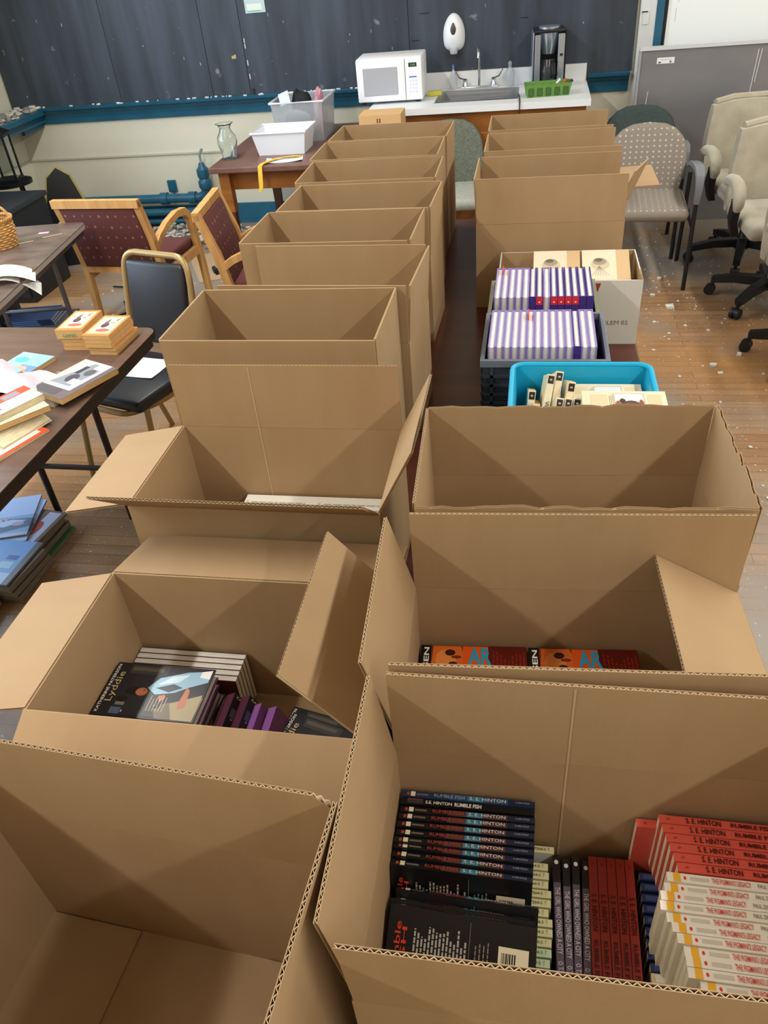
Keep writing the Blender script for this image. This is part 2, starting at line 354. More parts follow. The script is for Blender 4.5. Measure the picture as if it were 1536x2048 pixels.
# heating pipes along the back wall
def pipe(name, label, path, r, extra=None):
    p = thing(name, label, 'pipe', (path[0][0], YB - 0.09, 0)); ox = path[0][0]; oy = YB - 0.09
    m = MB(); m.tube([(a - ox, b - oy, c) for a, b, c in path], r, TEAL, 12); m.build('pipe_run', p, True)
    for e in extra or []:
        m = MB(); m.tube([(e[0] - ox - 0.03, e[1] - oy, e[2]), (e[0] - ox + 0.03, e[1] - oy, e[2])], r * 1.35, TEAL, 12); m.build('coupling', p, True)
    return p
py = YB - 0.10
def bend(a, b, c, n=5):
    """rounded corner points from a via b to c"""
    a, b, c = map(Vector, (a, b, c)); return [tuple(a * (1 - t) ** 2 + 2 * b * t * (1 - t) + c * t * t) for t in [i / n for i in range(n + 1)]]
pp = pipe('heating_pipe', 'upper teal heating pipe turning up into a valve riser', [(-4.05, py, 0.10)] + bend((-4.05, py, 0.17), (-4.05, py, 0.235), (-3.95, py, 0.235)) + [(-2.75, py, 0.235)] + bend((-2.72, py, 0.235), (-2.62, py, 0.235), (-2.62, py, 0.32)) + [(-2.62, py, 0.40)], 0.036, [(-3.95, py, 0.235), (-2.75, py, 0.235), (-3.0, py, 0.235)])
m = MB()
M0 = Matrix.Translation((-2.62 + 4.05, py - (YB - 0.09), 0))
m.lathe([(0.045, 0.30), (0.055, 0.32), (0.055, 0.36), (0.04, 0.38), (0.05, 0.40), (0.05, 0.45), (0.03, 0.47), (0.02, 0.50)], TEAL, 12, M0)
m.build('valve_body', pp, True)
m = MB(); m.tube([(1.43, -0.01, 0.50), (1.43, -0.01, 0.56), (1.46, -0.01, 0.60)], 0.011, flat('8b9490'), 8); m.build('valve_stem', pp, True)
pipe('heating_pipe', 'lower teal heating pipe running close above the baseboard', [(-4.0, py, 0.125), (-2.6, py, 0.125)], 0.030, [(-3.9, py, 0.125), (-2.62, py, 0.125)])
pipe('heating_pipe', 'lowest thin teal pipe running just off the floor', [(-3.4, py, 0.05), (-2.45, py, 0.05)], 0.022)
m = MB(); m.box(-0.035, -0.02, -0.05, 0.035, 0, 0.04, TEAL); m.box(-0.028, -0.024, -0.04, 0.028, -0.02, 0.03, TEAL); m.tube([(0.0, -0.01, -0.05), (0.0, -0.02, -0.11)], 0.009, TEAL, 8)
o = m.build('outlet_box'); o.location = (-2.95, YB - 0.001, 0.315); tag(o, 'small teal outlet box on the wall above the pipes', 'outlet')

# ceiling fixtures that carry the tube lights
for i, (lx, ly) in enumerate(LAMPS):
    f = thing('ceiling_light', 'long white fluorescent fixture hung below the ceiling', 'light', (lx, ly, ZC), 0, 'fluorescent ceiling lights')
    if i == 0:
        m = MB(); m.box(-0.09, -1.22, -0.24, 0.09, 1.22, -0.2, WHITEP); m.box(-0.1, -1.22, -0.26, -0.09, 1.22, -0.2, WHITEP); m.box(0.09, -1.22, -0.26, 0.1, 1.22, -0.2, WHITEP); hm = m.mesh('housing')
        m = MB()
        for y in (-0.9, 0.9): m.tube([(0, y, -0.2), (0, y, 0)], 0.008, CHROME, 6)
        rm = m.mesh('hanger_rod')
    link('housing', hm, f); link('hanger_rod', rm, f)

# ================================================================== tables
TZ = 0.74
REDW = mat('red_brown_tabletop', '5c2f20', 0.28, noise=((3, 14, 3), '47221a', 0.4))
WALN = mat('walnut_laminate', '6d564a', 0.25, noise=((3, 20, 3), '5d483d', 0.4))
GREYT = mat('grey_brown_laminate', '72635a', 0.3, noise=((8, 14, 3), '51443c', 0.4))
DARKM = mat('dark_brown_metal', '2b221f', 0.4, 0.2)
def work_table(label, x0, y0, x1, y1):
    cx, cy = (x0 + x1) / 2, (y0 + y1) / 2
    t = thing('work_table', label, 'table', (cx, cy, 0)); hx, hy = (x1 - x0) / 2, (y1 - y0) / 2
    m = MB(); m.rbox(-hx, -hy, TZ - 0.035, hx, hy, TZ, 0.006, REDW, 2); m.build('tabletop', t)
    m = MB(); m.box(-hx + 0.06, -hy + 0.06, TZ - 0.12, hx - 0.06, hy - 0.06, TZ - 0.0352, mat('dark_red_apron', '3f2018', 0.4)); m.build('apron', t)
    for sx in (-1, 1):
        for sy in (-1, 1):
            m = MB(); m.box(sx * (hx - 0.09) - 0.025, sy * (hy - 0.09) - 0.025, 0, sx * (hx - 0.09) + 0.025, sy * (hy - 0.09) + 0.025, TZ - 0.12, MATS['dark_red_apron']); m.build('leg', t)
    return t
work_table('red-brown work table under the front half of the carton rows', -0.875, 0.02, 0.355, 1.86)
work_table('red-brown work table under the crates and the back half of the cartons', -0.875, 1.87, 0.355, 3.80)

def folding_table(label, loc, rz, hx, hy, top, edge, legm, legs):
    t = thing('folding_table', label, 'table', loc, rz)
    m = MB(); r = 0.05; pts = []
    for cx, cy, a0 in ((hx - r, hy - r, 0), (-hx + r, hy - r, 90), (-hx + r, -hy + r, 180), (hx - r, -hy + r, 270)):
        for k in range(6): a = R(a0 + 18 * k); pts.append((cx + r * math.cos(a), cy + r * math.sin(a), TZ - 0.022))
    m.prism(pts, (0, 0, 0.022), top); m.build('tabletop', t)
    m = MB(); n = len(pts)
    outer = [Vector((p[0] * (1 + 0.003 / hx), p[1] * (1 + 0.003 / hy), 0)) for p in pts]
    vs = [v + Vector((0, 0, TZ - 0.024)) for v in outer] + [v + Vector((0, 0, TZ - 0.002)) for v in outer]
    m.add(vs, [(i, (i + 1) % n, n + (i + 1) % n, n + i) for i in range(n)], edge); m.build('edge_band', t)
    m = MB()
    for s in (-1, 1):
        m.box(s * (hx - 0.012) - 0.008, -hy + 0.06, TZ - 0.048, s * (hx - 0.012) + 0.008, hy - 0.06, TZ - 0.0225, legm)
        m.box(-hx + 0.06, s * (hy - 0.012) - 0.008, TZ - 0.048, hx - 0.06, s * (hy - 0.012) + 0.008, TZ - 0.0225, legm)
    m.build('apron', t)
    for ly, bz in legs:
        for s in (-1, 1):
            m = MB(); m.tube([(s * (hx - 0.21), ly, 0.0), (s * (hx - 0.21), ly, TZ - 0.04)], 0.014, legm, 10); m.build('leg', t, True)
        m = MB(); m.tube([(-(hx - 0.21), ly, bz), (hx - 0.21, ly, bz)], 0.011, legm, 8); m.build('stretcher', t, True)
        m = MB(); m.tube([(hx - 0.21, ly, TZ - 0.17), (hx - 0.21, ly - 0.05, TZ - 0.15), (hx - 0.16, ly - 0.10, TZ - 0.11), (hx - 0.16, ly - 0.2, TZ - 0.07)], 0.010, legm, 8); m.build('brace', t, True)
    return t
folding_table('brown laminate folding table loaded with loose books', (-1.79, 1.67, 0), -1.0, 0.38, 0.915, WALN, flat('1d1614', 0.4), DARKM, [(0.66, 0.25), (-0.6, 0.25)])
folding_table('grey-brown table with a steel edge holding the wicker basket', (-2.70, 3.29, 0), 8, 0.40, 0.62, GREYT, flat('a09890', 0.35), mat('dark_chrome', '6d6f78', 0.25, 0.8), [(0.52, 0.3), (-0.5, 0.3)])

# ================================================================== corrugated cartons
BW, BD, BH, FH, CT = 0.50, 0.30, 0.30, 0.15, 0.0045
def corr_panel(m, w, h, t, fluted, round_r=0.0, wob=0.0, seed=0):
    """panel in the XZ plane, x centred, z 0..h, y -t/2..t/2; flutes run up and show on the end grain"""
    rg = random.Random(seed); n = 24 if (wob or round_r) else 1
    def topz(x):
        z = h
        if round_r:
            d = w / 2 - x
            if d < round_r: z = h - round_r + math.sqrt(max(0, round_r ** 2 - (round_r - d) ** 2))
        return z
    if wob: off = [rg.uniform(-wob, wob) for _ in range(n + 1)]
    def slab(y0, y1, mt):
        vs = []; fs = []
        for i in range(n + 1):
            x = -w / 2 + w * i / n
            z = topz(x) + (off[i] if wob else 0)
            vs += [(x, y0, 0), (x, y1, 0), (x, y1, z), (x, y0, z)]
        for i in range(n):
            a = i * 4; b = a + 4
            fs += [(a, b, b + 3, a + 3), (a + 2, b + 2, b + 1, a + 1), (a + 3, b + 3, b + 2, a + 2), (a + 1, b + 1, b, a)]
        fs += [(0, 3, 2, 1), (n * 4, n * 4 + 1, n * 4 + 2, n * 4 + 3)]
        m.add(vs, fs, mt)
    if not fluted:
        slab(-t / 2, t / 2, CARD); return
    l = 0.0007
    slab(-t / 2, -t / 2 + l, CARD); slab(t / 2 - l, t / 2, CARD)
    k = int(w / 0.004); a = t / 2 - l - 0.0001
    vs = []; fs = []
    for i in range(k + 1):
        x = -w / 2 + w * i / k; y = a if i % 2 else -a; zt = topz(x) - 0.0008 + ((off[min(n, int(i * n / k))] - abs(wob)) if wob else 0)
        vs += [(x, y - 0.0003, 0.0), (x, y + 0.0003, 0.0), (x, y + 0.0003, zt), (x, y - 0.0003, zt)]
    for i in range(k):
        b = i * 4; c = b + 4
        fs += [(b, c, c + 3, b + 3), (b + 2, c + 2, c + 1, b + 1), (b + 3, c + 3, c + 2, b + 2)]
    m.add(vs, fs, CARDE)
_pm = {}
def pmesh(kind, w, h, fluted, round_r=0.0, wob=0.0, seed=0):
    k = (round(w, 4), round(h, 4), fluted, round_r, wob, seed)
    if k not in _pm:
        m = MB(); corr_panel(m, w, h, CT, fluted, round_r, wob, seed); _pm[k] = m.mesh(kind)
    return _pm[k]
_bm = {}
def body_mesh():
    if 'b' not in _bm:
        m = MB(); t = CT
        m.box(-BW / 2, -BD / 2, 0, BW / 2, -BD / 2 + t, BH, CARD); m.box(-BW / 2, BD / 2 - t, 0, BW / 2, BD / 2, BH, CARD)
        m.box(-BW / 2, -BD / 2 + t, 0, -BW / 2 + t, BD / 2 - t, BH, CARD); m.box(BW / 2 - t, -BD / 2 + t, 0, BW / 2, BD / 2 - t, BH, CARD)
        _bm['b'] = m.mesh('carton_wall')
        m = MB(); m.box(-BW / 2 + t, -BD / 2 + t, 0, BW / 2 - t, -0.0005, t, CARD); m.box(-BW / 2 + t, 0.0005, 0, BW / 2 - t, BD / 2 - t, t, CARD); _bm['maj'] = m.mesh('bottom_flap')
        m = MB(); m.box(-BW / 2 + t, -BD / 2 + t + 0.002, t + 0.0003, -BW / 2 + FH, BD / 2 - t - 0.002, 2 * t, CARD); _bm['l'] = m.mesh('bottom_flap')
        m = MB(); m.box(BW / 2 - FH, -BD / 2 + t + 0.002, t + 0.0003, BW / 2 - t, BD / 2 - t - 0.002, 2 * t, CARD); _bm['r'] = m.mesh('bottom_flap')
    return _bm
def carton(label, x, y, rz, F=0, B=0, L=0, Rr=0, fluted=False, roundB=0.0, wobF=0.0, wobR=0.0, wobB=0.0, twist=None, group=None, creases=None):
    """angles of the flaps from upright in degrees, outwards positive; None = no flap"""
    t = thing('cardboard_carton', label, 'carton', (x, y, TZ), rz, group); b = body_mesh()
    link('carton_wall', b['b'], t)
    for k in ('maj', 'l', 'r'): link('bottom_flap', b[k], t)
    h2 = CT / 2
    spec = (('front', F, Vector((0, -BD / 2 + h2, BH)), 180, BW - 0.004, 0, wobF), ('back', B, Vector((0, BD / 2 - h2, BH)), 0, BW - 0.004, roundB, wobB),
            ('left', L, Vector((-BW / 2 + h2, 0, BH)), 90, BD - 0.012, 0, 0), ('right', Rr, Vector((BW / 2 - h2, 0, BH)), -90, BD - 0.012, 0, wobR))
    for nm, a, hinge, az, w_, rd, wob in spec:
        if a is None: continue
        # local y of the panel points outwards
        M = Matrix.Translation(hinge) @ Matrix.Rotation(R(az), 4, 'Z') @ Matrix.Rotation(R(-a), 4, 'X') @ Matrix.Translation((0, 0, 0.0006))
        if twist and nm in twist: M = M @ Matrix.Rotation(R(twist[nm]), 4, 'Z')
        link('flap', pmesh('flap', w_, FH, fluted, rd, wob, hash(label) % 50 if False else (11 if wob else 0)), t, M)
    for (cx, side) in (creases or []):
        m = MB(); m.box(cx - 0.0014, BD / 2 - CT - 0.0008, 0.02, cx + 0.0014, BD / 2 - CT - 0.0002, BH + FH - 0.004, mat('cardboard_crease', 'b99f7e', 0.7)); m.build('crease', t)
    return t
carton('empty open carton with upright flaps beside the carton of black paperbacks', -0.4384, 0.2943, -4.0, F=25, B=0, L=4, Rr=2, fluted=True, roundB=0.02)
carton('open carton holding dark hardcovers, flaps folded outwards', -0.446, 0.749, -0.1, F=113, B=104, L=103, Rr=-40, fluted=True)
carton('open carton with printed booklets inside and a long flap jutting forward', -0.503, 1.236, -0.2, F=48, B=0, L=101, Rr=27, fluted=True, creases=[(-0.07, 0)])
carton('empty carton with four upright flaps behind the carton of booklets', -0.569, 1.651, -0.4, F=1, B=-1, L=1, Rr=0)
carton('empty carton, flaps up, fifth of the long row of cartons', -0.538, 1.963, -2.7, F=-1, B=1, L=172, Rr=4)
carton('empty carton, flaps up, sixth of the long row of cartons', -0.585, 2.295, -1.0, F=1, B=0, L=1, Rr=3)
carton('empty carton, flaps up, seventh of the long row of cartons', -0.560, 2.600, -1.5, F=1, B=-1, L=-1, Rr=2)
carton('empty carton, flaps up, eighth of the long row of cartons', -0.586, 2.935, 0.5, F=0, B=0, L=0, Rr=2)
carton('empty carton, flaps up, ninth of the long row of cartons', -0.607, 3.255, 0.3, F=0, B=1, L=1, Rr=0)
carton('empty carton at the far end of the long row, beside the wooden table', -0.602, 3.567, -1.2, F=0, B=0, L=0, Rr=1)
carton('open carton packed with black, red and white paperbacks', 0.0985, 0.447, 0.6, F=5, B=0, L=8, Rr=4, fluted=True, creases=[(-0.028, 0)])
carton('open carton with two stacks of orange-covered paperbacks', 0.090, 0.767, 2.9, F=0, B=0, L=14, Rr=-60, fluted=True)
carton('empty carton with torn ragged flaps in front of the turquoise bin', 0.082, 1.083, 2.5, F=2, B=-1, L=1, Rr=2, fluted=True, wobF=0.003, wobR=0.005, wobB=0.0025)
carton('empty carton behind the white book box with one twisted flap', 0.061, 2.888, 0.1, F=0, B=0, L=3, Rr=22, twist={'right': -16})
carton('empty carton with one side flap spread flat towards the grey chair', 0.068, 3.266, 0.1, F=-1, B=1, L=1, Rr=88)
carton('empty carton at the table end in front of the sink counter', 0.062, 3.616, 0.4, F=0, B=0, L=0, Rr=176)

# ================================================================== books
# local frame: spine along +Y at x = 0, fore-edge at x = w, front cover up (+Z), z 0..t
def gloss(c, r=0.32): return mat('cover_' + c + '_%d' % int(r * 100), c, r)
ORD = ['first', 'second', 'third', 'fourth', 'fifth', 'sixth', 'seventh', 'eighth', 'ninth', 'tenth', 'eleventh', 'twelfth', 'thirteenth', 'fourteenth', 'fifteenth', 'sixteenth', 'seventeenth', 'eighteenth', 'nineteenth', 'twentieth']
KINDS = {}
def book_kind(name, w, h, t, cover, pages=None, hard=False, spine=None, back=None, thick=0.0022):
    pages = pages or PAGE
    e = thick if hard else 0.0006; ov = 0.003 if hard else 0.0
    m = MB(); cm = cover if not isinstance(cover, str) else gloss(cover)
    sm = gloss(spine) if isinstance(spine, str) else cm; bk = gloss(back) if isinstance(back, str) else cm
    m.box(0, 0, t - e, w, h, t, cm); m.box(0, 0, 0, w, h, e, bk); m.box(0, 0, e, e, h, t - e, sm)
    cov = m.mesh('cover')
    m = MB(); m.box(e, ov + 0.0004, e, w - ov - 0.0006, h - ov - 0.0004, t - e, pages); pg = m.mesh('page_block')
    KINDS[name] = dict(w=w, h=h, t=t, parts=[('cover', cov, None), ('page_block', pg, None)])
    return KINDS[name]
E_ = 0.0004
def prints(kind, face, shapes, nm):
    """flat print: shapes = list of (polygon uv 0..1, colour). face front/back/spine.
    front: u right, v up.  back: seen from behind, u right (from fore-edge to spine), v up.  spine: u reading direction (top to bottom), v towards the front cover"""
    K = KINDS[kind]; w, h, t = K['w'], K['h'], K['t']; m = MB()
    for i, (pts, c) in enumerate(shapes):
        e = E_ + 0.000006 * i
        if face == 'front': P = [(u * w, v * h, t + e) for u, v in pts]
        elif face == 'back': P = [((1 - u) * w, v * h, -e) for u, v in pts]
        else: P = [(-e, (1 - u) * h, v * t) for u, v in pts]
        m.poly(P, gloss(c) if isinstance(c, str) else c)
    me = m.mesh(nm); K['parts'].append((nm, me, None))
def rect(u0, v0, u1, v1): return [(u0, v0), (u1, v0), (u1, v1), (u0, v1)]
def oval(cu, cv, ru, rv, n=12): return [(cu + ru * math.cos(2 * math.pi * i / n), cv + rv * math.sin(2 * math.pi * i / n)) for i in range(n)]
def title(kind, face, s, c, cu, cv, length, height, bold=0.0, vert=False):
    """length/height as fractions along the reading direction and across it; vert = text turned to read bottom-to-top... on front/back"""
    K = KINDS[kind]; w, h, t = K['w'], K['h'], K['t']; e = 0.0016 if False else 0.0013
    if face == 'front':
        c3 = (cu * w, cv * h, t + e); X, Y = ((1, 0, 0), (0, 1, 0))
        if vert == 'down': X, Y = ((0, -1, 0), (1, 0, 0))
        elif vert: X, Y = ((0, 1, 0), (-1, 0, 0))
        L = length * (h if vert else w); H = height * (w if vert else h)
    elif face == 'back':
        c3 = ((1 - cu) * w, cv * h, -e); X, Y = ((-1, 0, 0), (0, 1, 0))
        if vert: X, Y = ((0, 1, 0), (1, 0, 0))
        L = length * (h if vert else w); H = height * (w if vert else h)
    else:
        c3 = (-e, (1 - cu) * h, cv * t); X, Y = ((0, -1, 0), (0, 0, 1)); L = length * h; H = height * t
    me, tw = text_mesh(s, gloss(c), bold)
    X = Vector(X); Y = Vector(Y); Z = X.cross(Y)
    M = Matrix.Translation(Vector(c3)) @ Matrix((X, Y, Z)).transposed().to_4x4() @ Matrix.Diagonal((L / tw, H, 1, 1))
    K['parts'].append(('lettering', me, M))
def put(kind, M, label, group=None, name='paperback_book', cat='book'):
    b = thing(name, label, cat, group=group, M=M)
    for nm, me, ML in KINDS[kind]['parts']: link(nm, me, b, ML)
    return b
def lines(u0, v0, u1, v1, n, fill=0.55, seed=1, vert=False, ragged=0.25):
    """rows of small print as broken bars"""
    rg = random.Random(seed); out = []
    for i in range(n):
        a0 = (v0 + (v1 - v0) * i / n) if not vert else (u0 + (u1 - u0) * i / n)
        th = ((v1 - v0) if not vert else (u1 - u0)) / n * fill
        lo, hi = (u0, u1) if not vert else (v0, v1)
        p = lo; end = hi - rg.random() * ragged * (hi - lo)
        while p < end:
            q = min(end, p + rg.uniform(0.05, 0.13) * (hi - lo))
            out.append(rect(p, a0, q, a0 + th) if not vert else rect(a0, p, a0 + th, q)); p = q + 0.02 * (hi - lo)
    return out
def bars(u0, v0, u1, v1, seed=2):
    rg = random.Random(seed); out = []; p = v0
    while p < v1 - 0.004:
        q = min(v1, p + rg.choice((0.004, 0.006, 0.010))); out.append(rect(u0, p, u1, q)); p = q + rg.choice((0.004, 0.006))
    return out
def col(shapes, c): return [(s, c) for s in shapes]

# --- black mass-market paperbacks, spine up, back cover towards the camera
def rumble(name, base, mid, seed, bold=False):
    book_kind(name, 0.106, 0.176, 0.0093, base)
    if bold:
        prints(name, 'spine', [(rect(0.05, 0.2, 0.17, 0.85), '3b3a38'), (rect(0.05, 0.84, 0.17, 0.95), '9c3a34')], 'spine_print')
        title(name, 'spine', 'S.E. HINTON', 'f4f0e6', 0.29, 0.5, 0.2, 0.5, 0.01); title(name, 'spine', 'RUMBLE FISH', 'f4f0e6', 0.51, 0.5, 0.2, 0.62, 0.02)
    else:
        prints(name, 'spine', [(rect(0.36, 0.08, 0.8, 0.92), mid), (rect(0.50, 0.1, 0.62, 0.9), '3f7f94'), (rect(0.8, 0.08, 1, 0.92), '20283f'), (rect(0.065, 0.15, 0.10, 0.9), 'e8dfc0'), (oval(0.045, 0.5, 0.012, 0.3), 'a8442f'), (rect(0.11, 0.35, 0.2, 0.65), '6d6556')], 'spine_print')
        title(name, 'spine', 'RUMBLE FISH', 'b8483c' if base == '16171a' else '9fb4c6', 0.36, 0.5, 0.23, 0.55); title(name, 'spine', 'S. E. HINTON', 'e9e6dd', 0.65, 0.5, 0.27, 0.5); title(name, 'spine', '0-440-97534', 'a9abaf', 0.91, 0.5, 0.1, 0.28)
    sh = col(lines(0.18, 0.46, 0.84, 0.83, 15, 0.5, seed), 'b9b6ab') + col(lines(0.25, 0.31, 0.8, 0.42, 4, 0.3, seed + 3), '8d8a82')
    sh += [(rect(0.12, 0.438, 0.94, 0.441), '8d8a82'), (rect(0.12, 0.045, 0.76, 0.245), 'efe6c8')] + col(bars(0.2, 0.13, 0.70, 0.225, seed), '26241f')
    # text rows run along u; barcode bars stand across
    prints(name, 'back', [( [(u, v) for u, v in s], c) for s, c in sh], 'back_print')
    title(name, 'back', 'rumble', 'd8402c', 0.56, 0.93, 0.56, 0.04, 0.01); title(name, 'back', 'FISH', 'd8402c', 0.54, 0.885, 0.5, 0.035, 0.01); title(name, 'back', 'ISBN 0-440-97534-4', '2a2822', 0.44, 0.085, 0.5, 0.022)
rumble('rumble', '16171a', '5a3a3a', 5); rumble('rumble_blue', '22344c', '2f4f74', 6); rumble('rumble_bold', '121316', '202020', 7, True)
R1M = Matrix.Translation((0.0985, 0.447, TZ)) @ Matrix.Rotation(R(0.6), 4, 'Z')
def spine_up(x, y, ztop, w, lean=0.0, along='X', yawd=0.0, h=0.0):
    """matrix of a book standing on its fore-edge; along X: spine reads left to right, origin at the left end of the spine.
    lean > 0 tips the spine away (+Y)"""
    if along == 'X':
        X = Vector((0, -math.sin(R(lean)), -math.cos(R(lean)))); Y = Vector((-1, 0, 0))
        o = Vector((x + h, y, ztop))
    else:
        X = Vector((-math.sin(R(lean)), 0, -math.cos(R(lean)))); Y = Vector((0, 1, 0))
        o = Vector((x, y, ztop))
    M = basis(X, Y, (0, 0, 0))
    return Matrix.Translation(o) @ Matrix.Rotation(R(yawd), 4, 'Z') @ M
G1 = 'black paperbacks standing spine up in the front carton'
rg = random.Random(11)
LB = 'black paperback with blue-red spine lettering, spine up in the dark row of the carton'
# local carton coords: inner x -0.245..0.245, y -0.145..0.145
yy = 0.139; zb = 0.119
seq = ['rumble_blue', 'rumble_bold'] + ['rumble'] * 8
for i, k in enumerate(seq):
    lean = [4, 4, 6, 8, 9, 11, 13, 14, 16, 18][i]
    zt = zb + 0.106 * math.cos(R(lean)) - rg.uniform(0, 0.004)
    lab = {'rumble_blue': 'navy blue spined paperback at the back of the black paperback row', 'rumble_bold': 'black paperback with bold white spine lettering in the black row'}.get(k, 'black paperback with red and white spine lettering, %s after the bold-lettered one' % ORD[max(0, i - 2)])
    off = [0, -0.006, 0.0, -0.004, -0.008, -0.005, -0.014, -0.014, -0.016, -0.020][i]
    put(k, R1M @ spine_up(-0.241 + off * 0.15, yy - i * 0.0108 - 0.0093, zt, 0.106, lean, 'X', -1.5 if i > 6 else 0, 0.176), lab, G1 if k == 'rumble' else None)
put('rumble', R1M @ spine_up(-0.236, 0.012, 0.194, 0.106, 45, 'X', -2, 0.176), 'black paperback tipped back with a strip of its back cover showing')
put('rumble', R1M @ spine_up(-0.240, -0.004, 0.197, 0.106, 58, 'X', -3, 0.176), 'black paperback second from the front, mostly hidden by the one lying on it')
put('rumble', R1M @ spine_up(-0.238, -0.014, 0.204, 0.106, 62, 'X', -3, 0.176), 'black paperback leaning back with its barcode and red title facing up')
# pale green thin books under them, spine up
book_kind('dover', 0.108, 0.200, 0.0098, 'd9d6a4', PAGEW); title('dover', 'spine', '0-486-27564-5', '2c2a20', 0.86, 0.5, 0.17, 0.42); title('dover', 'spine', 'T', '6e6b52', 0.965, 0.5, 0.012, 0.5)
prints('dover', 'back', [(rect(0.04, 0.02, 0.96, 0.98), 'd5d8da'), (rect(0.3, 0.06, 0.75, 0.2), '9aa0a6')], 'back_print')
book_kind('dover_mint', 0.108, 0.200, 0.0098, 'c3d6b0', PAGEW); title('dover_mint', 'spine', '0-486-27564-5', '2c2a20', 0.86, 0.5, 0.17, 0.42); title('dover_mint', 'spine', 'T', '6e6b52', 0.965, 0.5, 0.012, 0.5)
for i in range(19):
    k = 'dover' if i < 10 else 'dover_mint'
    x = -0.243 + (0.008 if i == 0 else rg.uniform(-0.001, 0.004)) ; y = 0.132 - i * 0.0124 - (0.012 if i else 0)
    put(k, R1M @ spine_up(x, y - 0.005, 0.1175 if i else 0.1185, 0.108, 2, 'X', 0, 0.200), 'thin pale %s booklet under the black paperbacks, %s from the carton back' % ('yellow' if i < 10 else 'mint', ORD[i]), 'pale booklets under the black paperbacks')
# purple-grey spines running away from the camera
book_kind('girl', 0.106, 0.176, 0.0094, '5d5260'); prints('girl', 'spine', [(rect(0, 0, 0.22, 1), '1e1b1f'), (oval(0.06, 0.5, 0.018, 0.3), 'd8d4cc')], 'spine_print')
title('girl', 'spine', 'THE GIRL WHO OWNED A CITY', 'dcd6dc', 0.5, 0.5, 0.48, 0.66); title('girl', 'spine', 'O. T. NELSON', 'dcd6dc', 0.88, 0.5, 0.18, 0.62)
for i in range(4):
    put('girl', R1M @ spine_up(-0.034 + i * 0.0102, -0.048 - 0.004 * (i % 2), 0.009 + 0.106, 0.106, 0, 'Y', [1, 0, -1, -2][i]), 'purple-grey paperback with white spine lettering, %s counting from the pale booklets' % ORD[i], 'purple-grey paperbacks in the front carton')
RED = 'a3362f'
book_kind('redhinton', 0.108, 0.176, 0.0112, RED); title('redhinton', 'spine', 'S. E. HINTON', '3c0f10', 0.43, 0.5, 0.27, 0.6, 0.01); title('redhinton', 'spine', 'RUMBLE FISH', '4c1716', 0.78, 0.5, 0.30, 0.5, 0.01); title('redhinton', 'spine', '>', '4c1716', 0.06, 0.5, 0.02, 0.3)
for i in range(5):
    put('redhinton', R1M @ spine_up(0.0075 + i * 0.0120, -0.046, 0.009 + 0.108, 0.108, 0, 'Y', -1.2), 'dark red paperback with black spine lettering, %s counting from the purple-grey ones' % ORD[i], 'dark red paperbacks in the front carton')
# right hand stack: lower blue and cream books, upper coral and white ones
book_kind('bluebk', 0.106, 0.160, 0.0102, '26345c'); prints('bluebk', 'spine', [(rect(0.03, 0.2, 0.25, 0.8), '41517f')], 'spine_print')
book_kind('creambk', 0.106, 0.160, 0.0130, 'd6c9a0'); prints('creambk', 'spine', [(rect(0.03, 0.2, 0.12, 0.9), 'e9e4d2')], 'spine_print')
for i in range(16):
    k = 'bluebk' if i < 9 else 'creambk'
    put(k, R1M @ spine_up(0.079 + rg.uniform(0, 0.002), 0.105 - i * 0.0143, 0.009 + 0.106, 0.106, 2, 'X', 0, 0.157), ('dark blue' if k == 'bluebk' else 'cream') + ' paperback under the white and coral ones, %s from the carton back wall' % ORD[i], 'hidden lower layer of the front carton')
CORAL = 'd75a4a'
book_kind('coral', 0.108, 0.138, 0.0114, CORAL); title('coral', 'spine', 'S. E. HINTON', '2b0f0e', 0.385, 0.5, 0.30, 0.66, 0.01); title('coral', 'spine', 'RUMBLE FISH', '561c18', 0.80, 0.5, 0.36, 0.5, 0.02); title('coral', 'spine', '->', '2b0f0e', 0.075, 0.5, 0.03, 0.3)
put('coral', R1M @ spine_up(0.066, 0.131, 0.200, 0.108, 1, 'X', 0, 0.138), 'single coral-red book standing apart behind the blue spines')
zt = 0.117 + 0.108
book_kind('pigman', 0.108, 0.131, 0.0112, 'efe9da'); prints('pigman', 'spine', [(rect(0.055, 0, 0.115, 1), 'f0b432'), (oval(0.155, 0.5, 0.012, 0.2), 'd8402c'), (rect(0.2, 0.3, 0.36, 0.7), 'cfc8b8')], 'spine_print')
title('pigman', 'spine', "THE PIGMAN'S LEGACY", 'd0493c', 0.55, 0.5, 0.33, 0.6, 0.01); title('pigman', 'spine', 'PAUL ZINDEL', '4a4640', 0.87, 0.5, 0.19, 0.42)
for i in range(6):
    put('coral', R1M @ spine_up(0.090 + i * 0.0028, 0.122 - i * 0.0124, zt, 0.108, 2, 'X', -1.0, 0.138), 'coral-red paperback with black spine lettering, %s counting from the white ones' % ORD[5 - i], 'coral-red paperbacks in the front carton')
for i in range(16):
    off = [0.0, -0.004, -0.010, -0.012, -0.006, -0.002, 0.002, 0.008, 0.008, 0.008, 0.020, 0.021, 0.021, 0.021, 0.020, 0.018][i]
    put('pigman', R1M @ spine_up(0.090 + off, 0.0470 - i * 0.0118, zt - 0.003 * (i % 3 == 1), 0.108, 2, 'X', -1.0, 0.131), 'white yellow-banded paperback, %s counting from the coral-red ones' % ORD[i], 'white and yellow paperbacks in the front carton')

